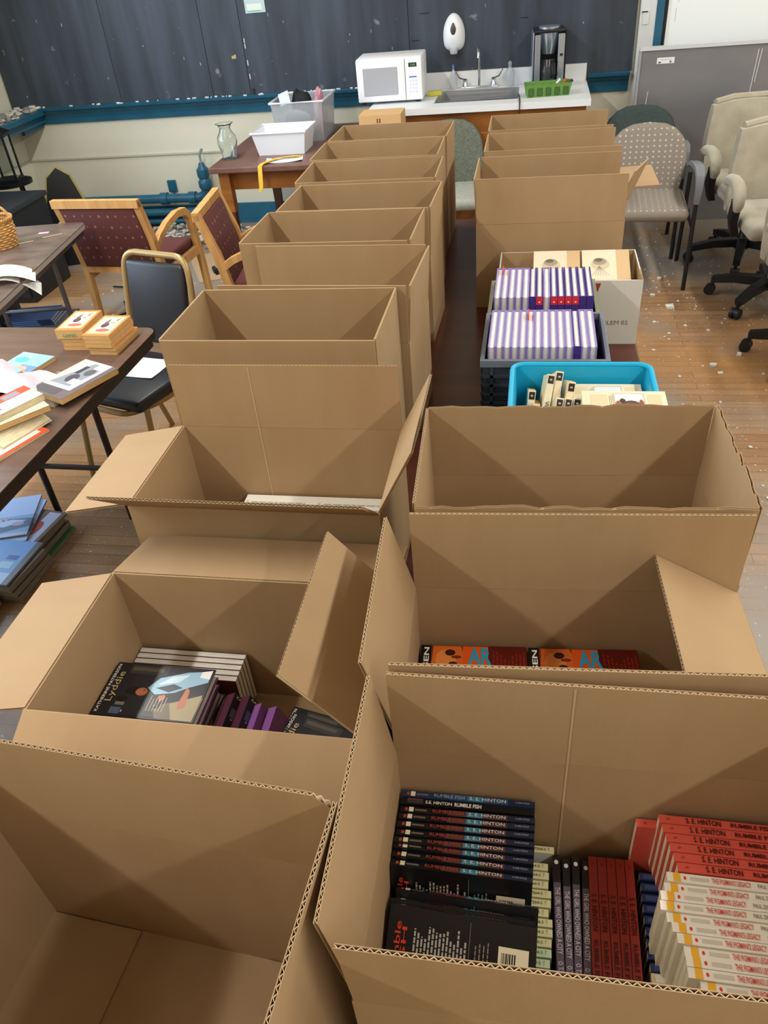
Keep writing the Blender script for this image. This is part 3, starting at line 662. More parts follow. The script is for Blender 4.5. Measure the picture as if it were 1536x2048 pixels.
# --- carton with dark hardcovers (second of the long row)
def flatM(x, y, z, rz, order='camera'):
    """book lying front cover up; order 'left': book top points to -X, spine towards the camera; 'up': top points away; 'right': upside..."""
    if order == 'left': B_ = basis((0, 1, 0), (-1, 0, 0), (0, 0, 0))
    elif order == 'up': B_ = Matrix.Identity(4)
    elif order == 'down': B_ = Matrix.Rotation(R(180), 4, 'Z')
    elif order == 'right': B_ = basis((0, -1, 0), (1, 0, 0), (0, 0, 0))
    return Matrix.Translation((x, y, z)) @ Matrix.Rotation(R(rz), 4, 'Z') @ B_
SKIN = 'b9714f'; NAVY = '1f1f27'
def lyddie(name, w, h, t, hard):
    book_kind(name, w, h, t, NAVY, PAGE if not hard else PAGEW, hard, spine='4a1a30', back='6b3a68')
    prints(name, 'front', [(rect(0.03, 0.02, 0.97, 0.75), '26262b'), ([(0.45, 0.0), (0.02, 0.02), (0.02, 0.38), (0.25, 0.45)], '6f6450'), ([(0.02, 0.02), (0.02, 0.22), (0.3, 0.3), (0.5, 0.02)], 'a39572'),
        (rect(0.8, 0.45, 0.97, 0.84), '3a3734'), (rect(0.86, 0.5, 0.93, 0.82), '575149'),
        ([(0.55, 0.58), (0.75, 0.5), (0.9, 0.25), (0.95, 0.03), (0.74, 0.02), (0.62, 0.18), (0.5, 0.3), (0.44, 0.48)], '8fb6cc'), ([(0.62, 0.5), (0.8, 0.38), (0.86, 0.22), (0.7, 0.3)], 'c4dbe4'), ([(0.56, 0.5), (0.66, 0.34), (0.6, 0.24), (0.5, 0.36)], '3a4654'),
        ([(0.93, 0.12), (0.97, 0.02), (0.8, 0.02), (0.82, 0.12)], 'e6e6e2'),
        (oval(0.47, 0.68, 0.085, 0.1), '17120f'), (oval(0.32, 0.78, 0.05, 0.06), '17120f'), (oval(0.47, 0.62, 0.075, 0.06), SKIN), (oval(0.5, 0.6, 0.02, 0.012), '8a4c34'),
        ([(0.62, 0.2), (0.56, 0.16), (0.26, 0.14), (0.2, 0.2), (0.3, 0.22)], SKIN), ([(0.45, 0.38), (0.32, 0.34), (0.3, 0.4), (0.42, 0.44)], SKIN), ([(0.4, 0.32), (0.18, 0.4), (0.2, 0.44), (0.42, 0.36)], '101013'),
        (rect(0.08, 0.72, 0.12, 0.73), 'd6d0c0'), (rect(0.04, 0.74, 0.16, 0.84), '53627c'), (rect(0.2, 0.73, 0.26, 0.82), '77766f')]
        + col(lines(0.14, 0.34, 0.42, 0.52, 6, 0.25, 4), 'b9ae96'), 'front_print')
    title(name, 'front', 'KATHERINE PATERSON', 'f0ece0', 0.5, 0.965, 0.9, 0.03, 0.01); title(name, 'front', 'Lyddie', 'c9b27a', 0.53, 0.895, 0.56, 0.085, 0.0)
lyddie('lyddie_hard', 0.112, 0.180, 0.022, True); lyddie('lyddie', 0.106, 0.176, 0.014, False)
LX, LY = -0.446, 0.749
L2Z = TZ + 0.0095
# stack on the left
for i in range(7):
    j = i - 6; x = -0.506 + 0.002 * (i % 2) - 0.002 * (i % 3)
    put('lyddie_hard', flatM(x, 0.700 + 0.002 * (i % 2), L2Z + i * 0.0222, -0.5 + (i % 3) * 0.6, 'left'), 'glossy dark hardcover with painted woman on top of the stack' if i == 6 else 'dark maroon hardcover, %s below the painted woman cover' % ORD[5 - i], None if i == 6 else 'stacked hardcovers in the second carton', 'hardcover_book')
# row of white fore-edges along the back wall
book_kind('whiterow', 0.112, 0.205, 0.0120, '5a2d1e', PAGEW)
for i in range(5):
    M = Matrix.Translation((-0.688 + 0.205, 0.888 - i * 0.0128, L2Z)) @ basis((0, 0, 1), (-1, 0, 0), (0, 0, 0)) 
    put('whiterow', M, 'brown paperback with white page edges up, %s from the carton back wall' % ORD[i], 'row of white page edges in the second carton')
# hardcovers leaning in a fan right of the stack
book_kind('purplehard', 0.112, 0.170, 0.018, '7b4a86', PAGE, True)
LFAN = ['dark hardcover with part of its cover lettering showing beside the top book', 'dark hardcover tucked behind another in the second carton', 'purple-backed hardcover next to the dark covers', 'lower purple-backed hardcover near the carton middle']
for i in range(4):
    a = R(62); k = ('lyddie_hard', 'lyddie_hard', 'purplehard', 'purplehard')[i]
    zt = TZ + (0.130, 0.126, 0.122, 0.117)[i]
    M = Matrix.Translation((-0.486 + i * 0.0256, 0.607, zt)) @ basis((math.cos(a), 0, -math.sin(a)), (0, 1, 0), (0, 0, 0))
    put(k, M, LFAN[i], None, 'hardcover_book')
# right hand low stack
for i in range(4):
    put('lyddie', flatM(-0.232, 0.690 - 0.004 * i, L2Z + i * 0.0146, -4 + i, 'left'), 'dark paperback with gold title at the right side of the second carton', 'paperbacks at the right of the second carton')
for i in range(2):
    put('lyddie', flatM(-0.228, 0.672 - 0.03 * i, L2Z + 0.0588 + i * 0.0146, -12 - 3 * i, 'left'), 'dark paperback askew over the low stack in the second carton' if i else 'dark paperback laid slantwise on the low stack in the second carton')
# --- printed booklets in the third carton
book_kind('workbook', 0.215, 0.165, 0.012, 'efece0', PAGEW)
prints('workbook', 'front', col(lines(0.1, 0.45, 0.9, 0.95, 6, 0.22, 3, ragged=0.05), 'b4b0a4') + [(rect(0.03, 0.5, 0.06, 0.9), 'c9c6bb')], 'front_print')
title('workbook', 'front', '25', '3a3a3a', 0.12, 0.3, 0.12, 0.12)
C3 = Matrix.Translation((-0.503, 1.236, TZ)) @ Matrix.Rotation(R(-0.2), 4, 'Z')
for c in range(2):
    for i in range(9):
        put('workbook', C3 @ Matrix.Translation((-0.128 + c * 0.172 * 1.0 if False else (-0.13, 0.04)[c], -0.085 + 0.002 * (i % 2), 0.0095 + i * 0.0122)) @ (Matrix.Identity(4) if c == 0 else Matrix.Translation((0.0, 0, 0))) @ Matrix.Diagonal((0.79 if c == 0 else 0.92, 1.36, 1, 1)),
            ('white booklet in the left stack of the third carton, %s from the bottom' if c == 0 else 'white booklet in the right stack of the third carton, %s from the bottom') % ORD[i], 'white booklets in the third carton %d' % c, 'printed_booklet', 'booklet')
# --- orange covered paperbacks in the second right carton
book_kind('paulsen', 0.118, 0.176, 0.0150, '8e3a18')
prints('paulsen', 'front', [(rect(0, 0.9, 1, 1), '15100e'), (rect(0, 0.0, 1, 0.36), '5a160f')] + col(lines(0.05, 0.02, 0.95, 0.34, 9, 0.4, 8), '8c2413')
    + [([(0.98, 0.88), (0.55, 0.9), (0.45, 0.8), (0.5, 0.62), (0.7, 0.56), (0.98, 0.62)], 'd9692a'), (oval(0.72, 0.76, 0.2, 0.1), 'e58a45'), (oval(0.86, 0.72, 0.06, 0.05), '3a1a10'), (oval(0.66, 0.69, 0.035, 0.04), '4a1f12'), (oval(0.78, 0.66, 0.03, 0.05), '7a2f18'), (oval(0.6, 0.8, 0.03, 0.04), '7a2f18'),
       ([(0.98, 0.36), (0.6, 0.36), (0.5, 0.6), (0.98, 0.6)], 'e2581c')], 'front_print')
title('paulsen', 'front', 'PAULSEN', 'f2ede2', 0.5, 0.945, 0.9, 0.05, 0.02)
title('paulsen', 'front', 'AR', '2f9cc0', 0.80, 0.44, 0.22, 0.32, 0.03, vert='down'); title('paulsen', 'front', 'NIGHTJOHN', 'd8c24a', 0.25, 0.45, 0.42, 0.16, 0.03, vert='down')
C2 = Matrix.Translation((0.090, 0.767, TZ)) @ Matrix.Rotation(R(2.9), 4, 'Z')
for c, x in enumerate((-0.064, 0.115)):
    for i in range(11):
        put('paulsen', C2 @ flatM(x + 0.002 * (i % 2) - 0.001 * (i % 3), 0.018 + 0.003 * (i % 2), 0.0095 + i * 0.0152, 0.4 * (i % 3), 'left'), ('top book of the %s stack, orange painted face cover' % ('first' if c == 0 else 'second')) if i == 10 else 'orange paperback, %s below the top of the %s painted face stack' % (ORD[9 - i], ORD[c]), None if i == 10 else 'stacked orange paperbacks')

# ================================================================== crates and bins on the right row
def crate(label, cx, y0, y1, zt, half, colr, rim, name='storage_crate'):
    t = thing(name, label, 'crate', (cx, (y0 + y1) / 2, TZ)); hy = (y1 - y0) / 2; H = zt - TZ; cm = mat('crate_' + colr, colr, 0.45); rm = mat('crate_' + rim, rim, 0.45)
    m = MB(); m.frustum((-half + 0.012, -hy + 0.012, half - 0.012, hy - 0.012), (-half + 0.006, -hy + 0.006, half - 0.006, hy - 0.006), 0.0, H - 0.012, cm, 0.004); m.build('crate_wall', t)
    m = MB(); o, i = (half, hy), (half - 0.011, hy - 0.011)
    for a in ((-o[0], -o[1], o[0], -i[1]), (-o[0], i[1], o[0], o[1]), (-o[0], -i[1], -i[0], i[1]), (i[0], -i[1], o[0], i[1])): m.box(a[0], a[1], H - 0.018, a[2], a[3], H, rm)
    m.build('rim', t)
    for z in [H - 0.05 - 0.026 * k for k in range(int((H - 0.06) / 0.026))]:
        m = MB()
        for sx in (-1, 1): m.box(sx * (half - 0.004) - 0.003, -hy + 0.006, z, sx * (half - 0.004) + 0.003, hy - 0.006, z + 0.008, cm)
        for sy in (-1, 1): m.box(-half + 0.006, sy * (hy - 0.004) - 0.003, z, half - 0.006, sy * (hy - 0.004) + 0.003, z + 0.008, cm)
        m.build('crate_rib', t)
    for k in range(5):
        x = -half + 0.03 + k * (2 * half - 0.06) / 4; m = MB(); m.box(x - 0.004, -hy + 0.001, 0.0, x + 0.004, -hy + 0.009, H - 0.018, cm); m.build('crate_rib', t)
        m = MB(); y = -hy + 0.03 + k * (2 * hy - 0.06) / 4; m.box(-half + 0.001, y - 0.004, 0, -half + 0.009, y + 0.004, H - 0.018, cm); m.build('crate_rib', t)
    return t
crate('dark grey slatted crate full of purple hardcovers behind the turquoise bin', 0.046, 1.812, 2.115, 0.985, 0.163, '3a404b', '6d747e')
crate('olive and grey crate of purple hardcovers in front of the white box', 0.043, 2.135, 2.415, 0.965, 0.160, '4a5046', '8a9172')
def purple(name, dark, red, fore):
    c = '43307c' if dark else '8d7bb5'
    book_kind(name, 0.232, 0.268, 0.0192, c, PAGEW, True, thick=0.0038)
    if red: prints(name, 'spine', [(rect(0.0, 0.02, 0.09, 0.98), 'd8323c'), (oval(0.06, 0.5, 0.008, 0.15), 'f0e8e8')], 'spine_print')
    if dark: title(name, 'spine', 'LITERATURE', 'b9aede', 0.34, 0.5, 0.28, 0.4)
purple('purple_dark', True, False, False); purple('purple_red', True, True, False); purple('purple_pale', False, False, True)
def upright(x, y, z, front='fore', lean=0.0):
    """book standing upright, its fore-edge or spine towards the camera; x,y = near left corner"""
    if front == 'fore': B_ = basis((0, -1, 0), (0, 0, 1), (0, 0, 0)); o = Vector((0.0192, 0.232, 0))
    else: B_ = basis((0, 1, 0), (0, 0, 1), (0, 0, 0)); o = Vector((0, 0, 0))
    return Matrix.Translation((x, y, z)) @ Matrix.Rotation(R(lean), 4, 'Y') @ Matrix.Translation(o) @ B_
pat = ['purple_pale'] * 5 + ['purple_dark', 'purple_red', 'purple_pale', 'purple_red', 'purple_red', 'purple_red', 'purple_red', 'purple_dark', 'purple_dark']
for i, k in enumerate(pat):
    sp = k != 'purple_pale'
    lab = {'purple_pale': 'pale purple hardcover in the olive crate', 'purple_dark': 'dark purple spine in the olive crate', 'purple_red': 'red-banded purple spine in the olive crate'}[k]
    lab += ', %s from the long carton row' % ORD[i]
    put(k, upright(-0.1015 + i * 0.0206 + rg.uniform(0, 0.0006), 2.157, TZ + 0.006, 'spine' if sp else 'fore', 0.6 * (6 - i) / 7), lab, 'purple hardcovers in the olive crate', 'hardcover_book')
for i in range(14):
    k = 'purple_dark' if i == 11 else 'purple_pale'
    put(k, upright(-0.100 + i * 0.0199, 1.836, TZ + 0.005, 'spine' if i == 11 else 'fore', 0.5 * (5 - i) / 7), 'purple hardcover with its dark spine forward in the grey crate' if i == 11 else 'pale purple hardcover in the grey crate, %s from the long carton row' % ORD[i], None if i == 11 else 'purple hardcovers in the grey crate', 'hardcover_book')
for i, (x, y) in enumerate(((-0.0805, 2.335), (0.0016, 2.0))):
    m = MB(); m.box(0, 0, 0, 0.0025, 0.045, 0.05, flat('e0443c')); o = m.build('red_tab'); o.location = (x, y, 1.016 - 0.045 + 0.004); tag(o, 'red paper tab sticking up between purple books in the %s crate' % ('olive' if i == 0 else 'grey'), 'tab')
# white cardboard box of tan books
WCARD = mat('white_cardboard', 'd5d2cb', 0.7, noise=(3, 'cbc6bc', 0.3))
wbx = thing('book_box', 'white cardboard box with brown inside full of tan books', 'box', (0.126, 2.562, TZ), 0)
H = 0.215; hx, hy = 0.225, 0.138
def two_tone(m, x0, y0, x1, y1, inner):
    """a wall: outside white, inside brown"""
    m.box(x0, y0, 0, x1, y1, H, WCARD)
m = MB()
t_ = 0.004
for (a, b_, c, d) in ((-hx, -hy, hx, -hy + t_), (-hx, hy - t_, hx, hy), (-hx, -hy + t_, -hx + t_, hy - t_), (hx - t_, -hy + t_, hx, hy - t_)): m.box(a, b_, 0, c, d, H, WCARD)
m.box(-hx + t_, -hy + t_, 0, hx - t_, hy - t_, t_, WCARD); m.build('box_wall', wbx)
m = MB(); e = t_ + 0.0004
for q in (((-hx + e, -hy + e, t_), (hx - e, -hy + e, t_), (hx - e, -hy + e, H), (-hx + e, -hy + e, H)), ((-hx + e, hy - e, t_), (hx - e, hy - e, t_), (hx - e, hy - e, H), (-hx + e, hy - e, H)),
          ((-hx + e, -hy + e, t_), (-hx + e, hy - e, t_), (-hx + e, hy - e, H), (-hx + e, -hy + e, H)), ((hx - e, -hy + e, t_), (hx - e, hy - e, t_), (hx - e, hy - e, H), (hx - e, -hy + e, H))):
    m.quad(*q, CARD)
m.build('brown_lining', wbx)
m = MB(); m.prism([(hx - 0.004, -hy + 0.0, H), (hx - 0.004, -hy + 0.05, H), (hx - 0.012, -hy + 0.03, H + 0.03), (hx - 0.014, -hy + 0.005, H + 0.02)], (0.003, 0, 0), CARD); m.build('corner_tab', wbx)
m = MB(); m.poly([(0.075, -hy - 0.0005, H - 0.008), (0.098, -hy - 0.0005, H - 0.008), (0.09, -hy - 0.0005, H - 0.035), (0.08, -hy - 0.0005, H - 0.03)], flat('a33b34')); m.build('red_mark', wbx)
lettering('ELEM 02', flat('77726a'), wbx, (0.155, -hy - 0.0008, 0.075), (1, 0, 0), (0, 0, 1), 0.075, 0.014)
book_kind('tanbk', 0.150, 0.190, 0.024, 'c9ab82', PAGEW)
prints('tanbk', 'front', [(rect(0.0, 0.12, 0.72, 1), 'dccfb4'), (oval(0.38, 0.6, 0.2, 0.16), 'c3b698'), (oval(0.37, 0.68, 0.15, 0.1), '9b917c'), (oval(0.35, 0.72, 0.09, 0.05), '6a6254')] + col([[(0.2 + 0.06 * k, 0.3), (0.21 + 0.06 * k, 0.3), (0.36, 0.56), (0.35, 0.56)] for k in range(7)], '8a8170') + [(rect(0.1, 0.14, 0.72, 0.18), '4f4a42')], 'front_print')
for i in range(6):
    put('tanbk', Matrix.Translation((0.175, 2.446 + 0.0 * i, TZ + 0.005 + 0.026 * i)) @ Matrix.Rotation(R(0), 4, 'X'), 'tan book with a pencil portrait, top of the right pile in the white box' if i == 5 else 'tan book under the right pencil portrait in the white box, %s from the bottom' % ORD[i], None if i == 5 else 'tan books under the right pile')
M_ = Matrix.Translation((0.170, 2.452, TZ + 0.163)) @ Matrix.Rotation(R(17), 4, 'X')
put('tanbk', M_, 'tan pencil portrait book tilted up against the back of the white box')
for i in range(6):
    put('tanbk', Matrix.Translation((0.015, 2.440, TZ + 0.005 + 0.026 * i)), 'tan book in the middle pile of the white box, %s from the bottom' % ORD[i], 'tan books in the middle pile')
put('tanbk', Matrix.Translation((0.013, 2.452, TZ + 0.163)) @ Matrix.Rotation(R(17), 4, 'X'), 'tan pencil portrait book on the middle pile behind purple books')
for i in range(6):
    put('tanbk', Matrix.Translation((-0.092, 2.447, TZ + 0.005 + 0.0245 * i)) @ Matrix.Diagonal((0.66, 1, 1, 1)), 'tan book in the low corner pile of the white box, %s from the bottom' % ORD[i], 'tan books in the corner pile')
# turquoise bin
tq = mat('turquoise_plastic', '1aa6cf', 0.4)
tb = thing('plastic_bin', 'bright turquoise plastic bin of cream paperbacks', 'bin', (0.132, 1.595, TZ))
m = MB(); m.frustum((-0.145, -0.155, 0.145, 0.155), (-0.160, -0.170, 0.160, 0.170), 0, 0.255, tq, 0.004); m.build('bin_wall', tb)
m = MB()
pts = lambda hx, hy, r, z: [(sx * (hx - r) + r * math.cos(R(a0 + k * 18)), sy * (hy - r) + r * math.sin(R(a0 + k * 18)), z) for sx, sy, a0 in ((1, 1, 0), (-1, 1, 90), (-1, -1, 180), (1, -1, 270)) for k in range(6)]
m.tube([Vector(p) for p in pts(0.164, 0.174, 0.03, 0.258)], 0.0065, tq, 8, closed=True); m.build('rolled_rim', tb, True)
CRM = 'd8ceb2'
book_kind('creamcover', 0.130, 0.176, 0.015, CRM, PAGE)
prints('creamcover', 'front', [(rect(0.0, 0.62, 1, 0.96), 'd6c79c'), (rect(0.1, 0.66, 0.42, 0.92), 'cbb894'), (rect(0.25, 0.3, 0.9, 0.9), 'a88c74'), (rect(0.25, 0.6, 0.9, 0.9), 'c3cbd2'), (oval(0.5, 0.5, 0.2, 0.1), '5b4336'), (oval(0.72, 0.55, 0.12, 0.2), '8c4a34'), (oval(0.4, 0.68, 0.08, 0.1), '3e3a40')], 'front_print')
book_kind('creamspine', 0.110, 0.180, 0.017, 'e3d8b6', PAGET); prints('creamspine', 'spine', [(rect(0.02, 0.1, 0.12, 0.9), '2a211c'), (oval(0.07, 0.5, 0.012, 0.18), 'b8b09a')], 'spine_print')
title('creamspine', 'spine', 'WILDER', '5a4632', 0.5, 0.5, 0.3, 0.5)
def horse(name):
    """wide covers with picture strip seen across: picture laid out along the book height"""
    book_kind(name, 0.105, 0.180, 0.014, CRM, PAGE)
    prints(name, 'front', [(rect(0.15, 0.26, 0.9, 0.62), 'b9a58c'), (rect(0.55, 0.27, 0.88, 0.61), 'cdd3d6'), (oval(0.45, 0.42, 0.16, 0.1), '5d463a'), (oval(0.55, 0.52, 0.14, 0.04), '4a3a34'), (oval(0.4, 0.57, 0.2, 0.04), '9a5a3c'), (oval(0.45, 0.3, 0.2, 0.03), '8a5236'), (rect(0.2, 0.06, 0.85, 0.22), 'cbbd9a'), (rect(0.2, 0.7, 0.85, 0.9), 'd0c19c')] + col(lines(0.2, 0.63, 0.9, 0.69, 3, 0.3, 3), '8a7c62'), 'front_print')
horse('horse')
BZ = TZ + 0.005
for i in range(13):
    put('horse', Matrix.Translation((0.268 - 0.002 * (i % 3), 1.63, BZ + i * 0.0145)) @ basis((0, 1, 0), (-1, 0, 0), (0, 0, 0)) @ Matrix.Translation((0, 0.006, 0)), 'cream paperback under the picture-strip covers, %s from the bottom of the bin' % ORD[i], 'stacked cream paperbacks in the bin')
put('horse', Matrix.Translation((0.276, 1.605, BZ + 0.194)) @ Matrix.Rotation(R(3), 4, 'X') @ basis((0, 1, 0), (-1, 0, 0), (0, 0, 0)) @ Matrix.Translation((0.03, 0, 0)), 'cream cover with a horse picture strip at the back of the bin')
put('horse', Matrix.Translation((0.283, 1.553, BZ + 0.213)) @ Matrix.Rotation(R(3), 4, 'X') @ basis((0, 1, 0), (-1, 0, 0), (0, 0, 0)), 'cream picture-strip cover lying between two others in the bin')
put('horse', Matrix.Translation((0.306, 1.485, BZ + 0.262)) @ Matrix.Rotation(R(1), 4, 'X') @ basis((0, 1, 0), (-1, 0, 0), (0, 0, 0)), 'cream picture-strip cover reaching over the right rim of the bin')
for i, (x, y, z, ln, tilt) in enumerate(((0.028, 1.56, 0.14, -18, 8), (0.050, 1.565, 0.145, -16, 10), (0.078, 1.54, 0.13, -14, 4), (-0.005, 1.57, 0.09, -10, 4), (0.008, 1.54, 0.07, -8, 2))):
    B_ = basis((0, 1, 0), (0, 0, 1), (0, 0, 0))
    put('creamspine', Matrix.Translation((x, y, TZ + z + 0.0)) @ Matrix.Rotation(R(-ln * 0.5), 4, 'Y') @ Matrix.Rotation(R(-22 - tilt), 4, 'X') @ B_, ['tall cream paperback leaning at the back of the bin', 'white paperback leaning highest in the turquoise bin', 'cream paperback with dark spine end leaning in the bin', 'cream paperback low in the left corner of the bin', 'cream paperback in front of the one in the corner of the bin'][i])
for i in range(3):
    B_ = basis((0, 0, -1), (0, 1, 0), (0, 0, 0)) if False else basis((0, 1, 0), (0, 0, 1), (0, 0, 0))
    put('creamspine', Matrix.Translation((0.052 + 0.0195 * i, 1.47, TZ + 0.13)) @ Matrix.Rotation(R(8), 4, 'Y') @ Matrix.Rotation(R(-38), 4, 'X') @ B_, 'tan-edged paperback leaning in mid bin, %s from the picture-strip covers' % ORD[2 - i], 'tan paperbacks leaning in the bin')

# ================================================================== loose books on the folding table
ORG = 'e08a4a'
def orange(name, t, h=0.176, w=0.106):
    book_kind(name, w, h, t, ORG, PAGET)
    prints(name, 'front', [(rect(0.08, 0.1, 0.92, 0.92), 'eec9a0'), (oval(0.5, 0.55, 0.32, 0.3), 'f3e6d8'), (oval(0.45, 0.5, 0.14, 0.12), '5a4a46'), ([(0.3, 0.6), (0.45, 0.85), (0.5, 0.6)], '7d6a62'), ([(0.55, 0.6), (0.8, 0.9), (0.7, 0.6)], '6a3f52'), (oval(0.55, 0.26, 0.26, 0.08), 'e06a5c'), (oval(0.6, 0.7, 0.12, 0.08), 'd9b9a8')], 'front_print')
orange('orange_thick', 0.034); orange('orange', 0.0155)
for i in range(3): put('orange', flatM(-1.683 + 0.003 * (i % 2), 2.384, TZ + i * 0.0157, 1, 'up'), 'orange paperback at the bottom of the taller orange stack', 'lower books of the taller orange stack')
o = put('orange_thick', flatM(-1.692, 2.378, TZ + 0.0472, 2, 'up'), 'thick orange paperback with green marker on its page edge, topping its stack')
lettering('GAINES', flat('4d8a62'), o, (0.053, -0.0006, 0.012), (1, 0, 0), (0, 0, 1), 0.055, 0.013)
for i in range(5): put('orange', flatM(-1.566 + (0.007 if i < 2 else 0.004 * (i % 2)), 2.340 + (0.008 if i < 2 else 0), TZ + i * 0.0157, -2 if i != 1 else -4, 'up'), 'orange paperback topping the stack next to the table edge' if i == 4 else 'orange paperback in the stack next to the table edge, %s from the tabletop' % ORD[i], None if i == 4 else 'lower books of the edge stack')
# larger softcovers
def soft(name, w, h, t, base, shapes, pages=None): book_kind(name, w, h, t, base, pages or PAGE); prints(name, 'front', shapes, 'front_print')
soft('townbook', 0.165, 0.235, 0.020, '6d6266', [(rect(0, 0.25, 0.86, 1), 'cdd6de'), (rect(0.0, 0.25, 0.25, 1), 'd9b8b4'), ([(0.1, 0.3), (0.4, 0.95), (0.8, 0.95), (0.7, 0.3)], '8a8f98'), (oval(0.45, 0.5, 0.14, 0.12), '4d4a55'), (oval(0.62, 0.72, 0.12, 0.1), '5b5d60'), (rect(0.3, 0.62, 0.42, 0.85), '3f4048'), (rect(0.5, 0.36, 0.72, 0.5), 'd8d6e4'), (rect(0.55, 0.82, 0.8, 0.95), 'e8ece2'), (rect(0.05, 0.05, 0.7, 0.2), '5a5458'), (rect(0.02, 0.22, 0.86, 0.25), 'e2e2e6')], PAGET)
soft('bluebook', 0.150, 0.215, 0.016, '6d90b4', [(rect(0, 0.4, 0.5, 1), '9cc4d6'), (oval(0.3, 0.75, 0.2, 0.1), '5ab0b4'), (oval(0.6, 0.45, 0.2, 0.12), 'c9a58c'), (rect(0.5, 0.6, 1, 1), '8fb2dc'), (rect(0.05, 0.02, 0.9, 0.2), 'd7e0e6'), (oval(0.2, 0.3, 0.14, 0.08), 'e6eef0')], PAGET)
soft('redwhite', 0.110, 0.180, 0.020, 'cfd2d6', [(rect(0, 0, 0.4, 1), 'd4512f'), (rect(0.45, 0.3, 0.75, 0.95), 'b8d0d4'), (rect(0.4, 0.0, 0.95, 0.3), 'b9646a'), (rect(0.1, 0.5, 0.35, 0.8), '8a8f9a'), (rect(0.8, 0, 1, 1), 'e6e0cc')])
soft('greycover', 0.130, 0.200, 0.018, '6b625e', [(rect(0, 0.55, 1, 0.62), 'd6632f'), (rect(0, 0.62, 1, 1), '86726a')])
soft('rededge', 0.140, 0.200, 0.008, 'd2512f', [(rect(0, 0, 0.3, 1), '2a2424'), (rect(0.3, 0.1, 0.9, 0.9), 'd8d2c6')])
put('greycover', flatM(-1.625, 1.985, TZ, -8, 'up'), 'grey softcover with an orange band under the picture book')
put('townbook', flatM(-1.605, 2.020, TZ + 0.0186, -24, 'up'), 'large softcover with grey street picture lying near the table edge')
put('greycover', flatM(-1.70, 1.975, TZ, -4, 'up'), 'grey softcover beside the picture book, half covered')
put('bluebook', flatM(-1.870, 2.130, TZ, -14, 'up'), 'pale blue illustrated softcover behind the messy pile')
put('bluebook', flatM(-1.95, 2.05, TZ + 0.0165, -30, 'up'), 'pale blue softcover lying crooked across another blue one')
put('rededge', flatM(-1.64, 1.69, TZ, -22, 'up'), 'thin red-edged book at the bottom of the messy pile')
# open book face down and plastic-wrapped pair
ob = thing('open_book', 'cream paged open book lying face up on the messy pile', 'book', (-1.60, 1.83, TZ + 0.009), -20)
m = MB()
for s in (-1, 1):
    pts = [(0, 0, 0.026)] + [(s * 0.12 * k / 6, 0, 0.026 + 0.010 * math.sin(math.pi * k / 6) - 0.02 * (k / 6) ** 2) for k in range(1, 7)] + [(s * 0.12, 0, 0.0), (0, 0, 0.0)]
    m.prism([(p[0], -0.09, p[2]) for p in pts], (0, 0.18, 0), PAGE)
m.build('page_block', ob)
m = MB(); m.box(-0.122, -0.092, -0.0012, 0.122, 0.092, 0.0, gloss('e4ddc8')); m.build('cover', ob)
m = MB()
for s in (-1, 1):
    for r_ in range(9): m.box(s * 0.06 - 0.04, 0.07 - r_ * 0.016, 0.0362 if False else 0.0310, s * 0.06 + 0.035, 0.0715 - r_ * 0.016, 0.0311, flat('9a917c'))
put('redwhite', flatM(-1.655, 1.800, TZ + 0.0645, -28, 'up'), 'red and white paperback on top of the messy pile')
put('creamspine', flatM(-1.640, 1.80, TZ + 0.0465, -38, 'up'), 'cream paperback lying crooked under the red and white one')
def sheet(label, loc, rz, wx, wy, mt, curl=0.02, name='paper_sheet', cat='paper', n=8, base=0.0006, fn=None):
    m = MB(); vs = []; fs = []
    for i in range(n + 1):
        for j in range(n + 1):
            u, v = i / n - 0.5, j / n - 0.5
            z = fn(u, v) if fn else curl * (max(0, abs(u) + abs(v) - 0.55)) ** 2 * 4
            vs.append((u * wx, v * wy, z + base)); 
    k = len(vs); vs += [(x, y, z - base) for x, y, z in vs]
    for i in range(n):
        for j in range(n):
            a = i * (n + 1) + j; q = (a, a + n + 1, a + n + 2, a + 1); fs.append(q); fs.append(tuple(reversed([p + k for p in q])))
    rim = [i * (n + 1) for i in range(n + 1)] + [n * (n + 1) + j for j in range(1, n + 1)] + [i * (n + 1) + n for i in range(n - 1, -1, -1)] + [j for j in range(n - 1, 0, -1)]
    for a, b_ in zip(rim, rim[1:] + rim[:1]): fs.append((a, b_, b_ + k, a + k))
    m.add(vs, fs, mt); o = m.build(name, None, True); o.location = loc; o.rotation_euler = (0, 0, R(rz)); return tag(o, label, cat)
sheet('crumpled pink and white flyer draped over the softcovers', (-1.70, 2.085, TZ + 0.04), -20, 0.30, 0.16, mat('pinkish_paper', 'c2a9aa', 0.6, noise=(14, 'aeb4c0', 0.4)), fn=lambda u, v: 0.010 * math.sin(u * 9) + 0.012 * math.cos(v * 7 + u * 4), name='flyer')
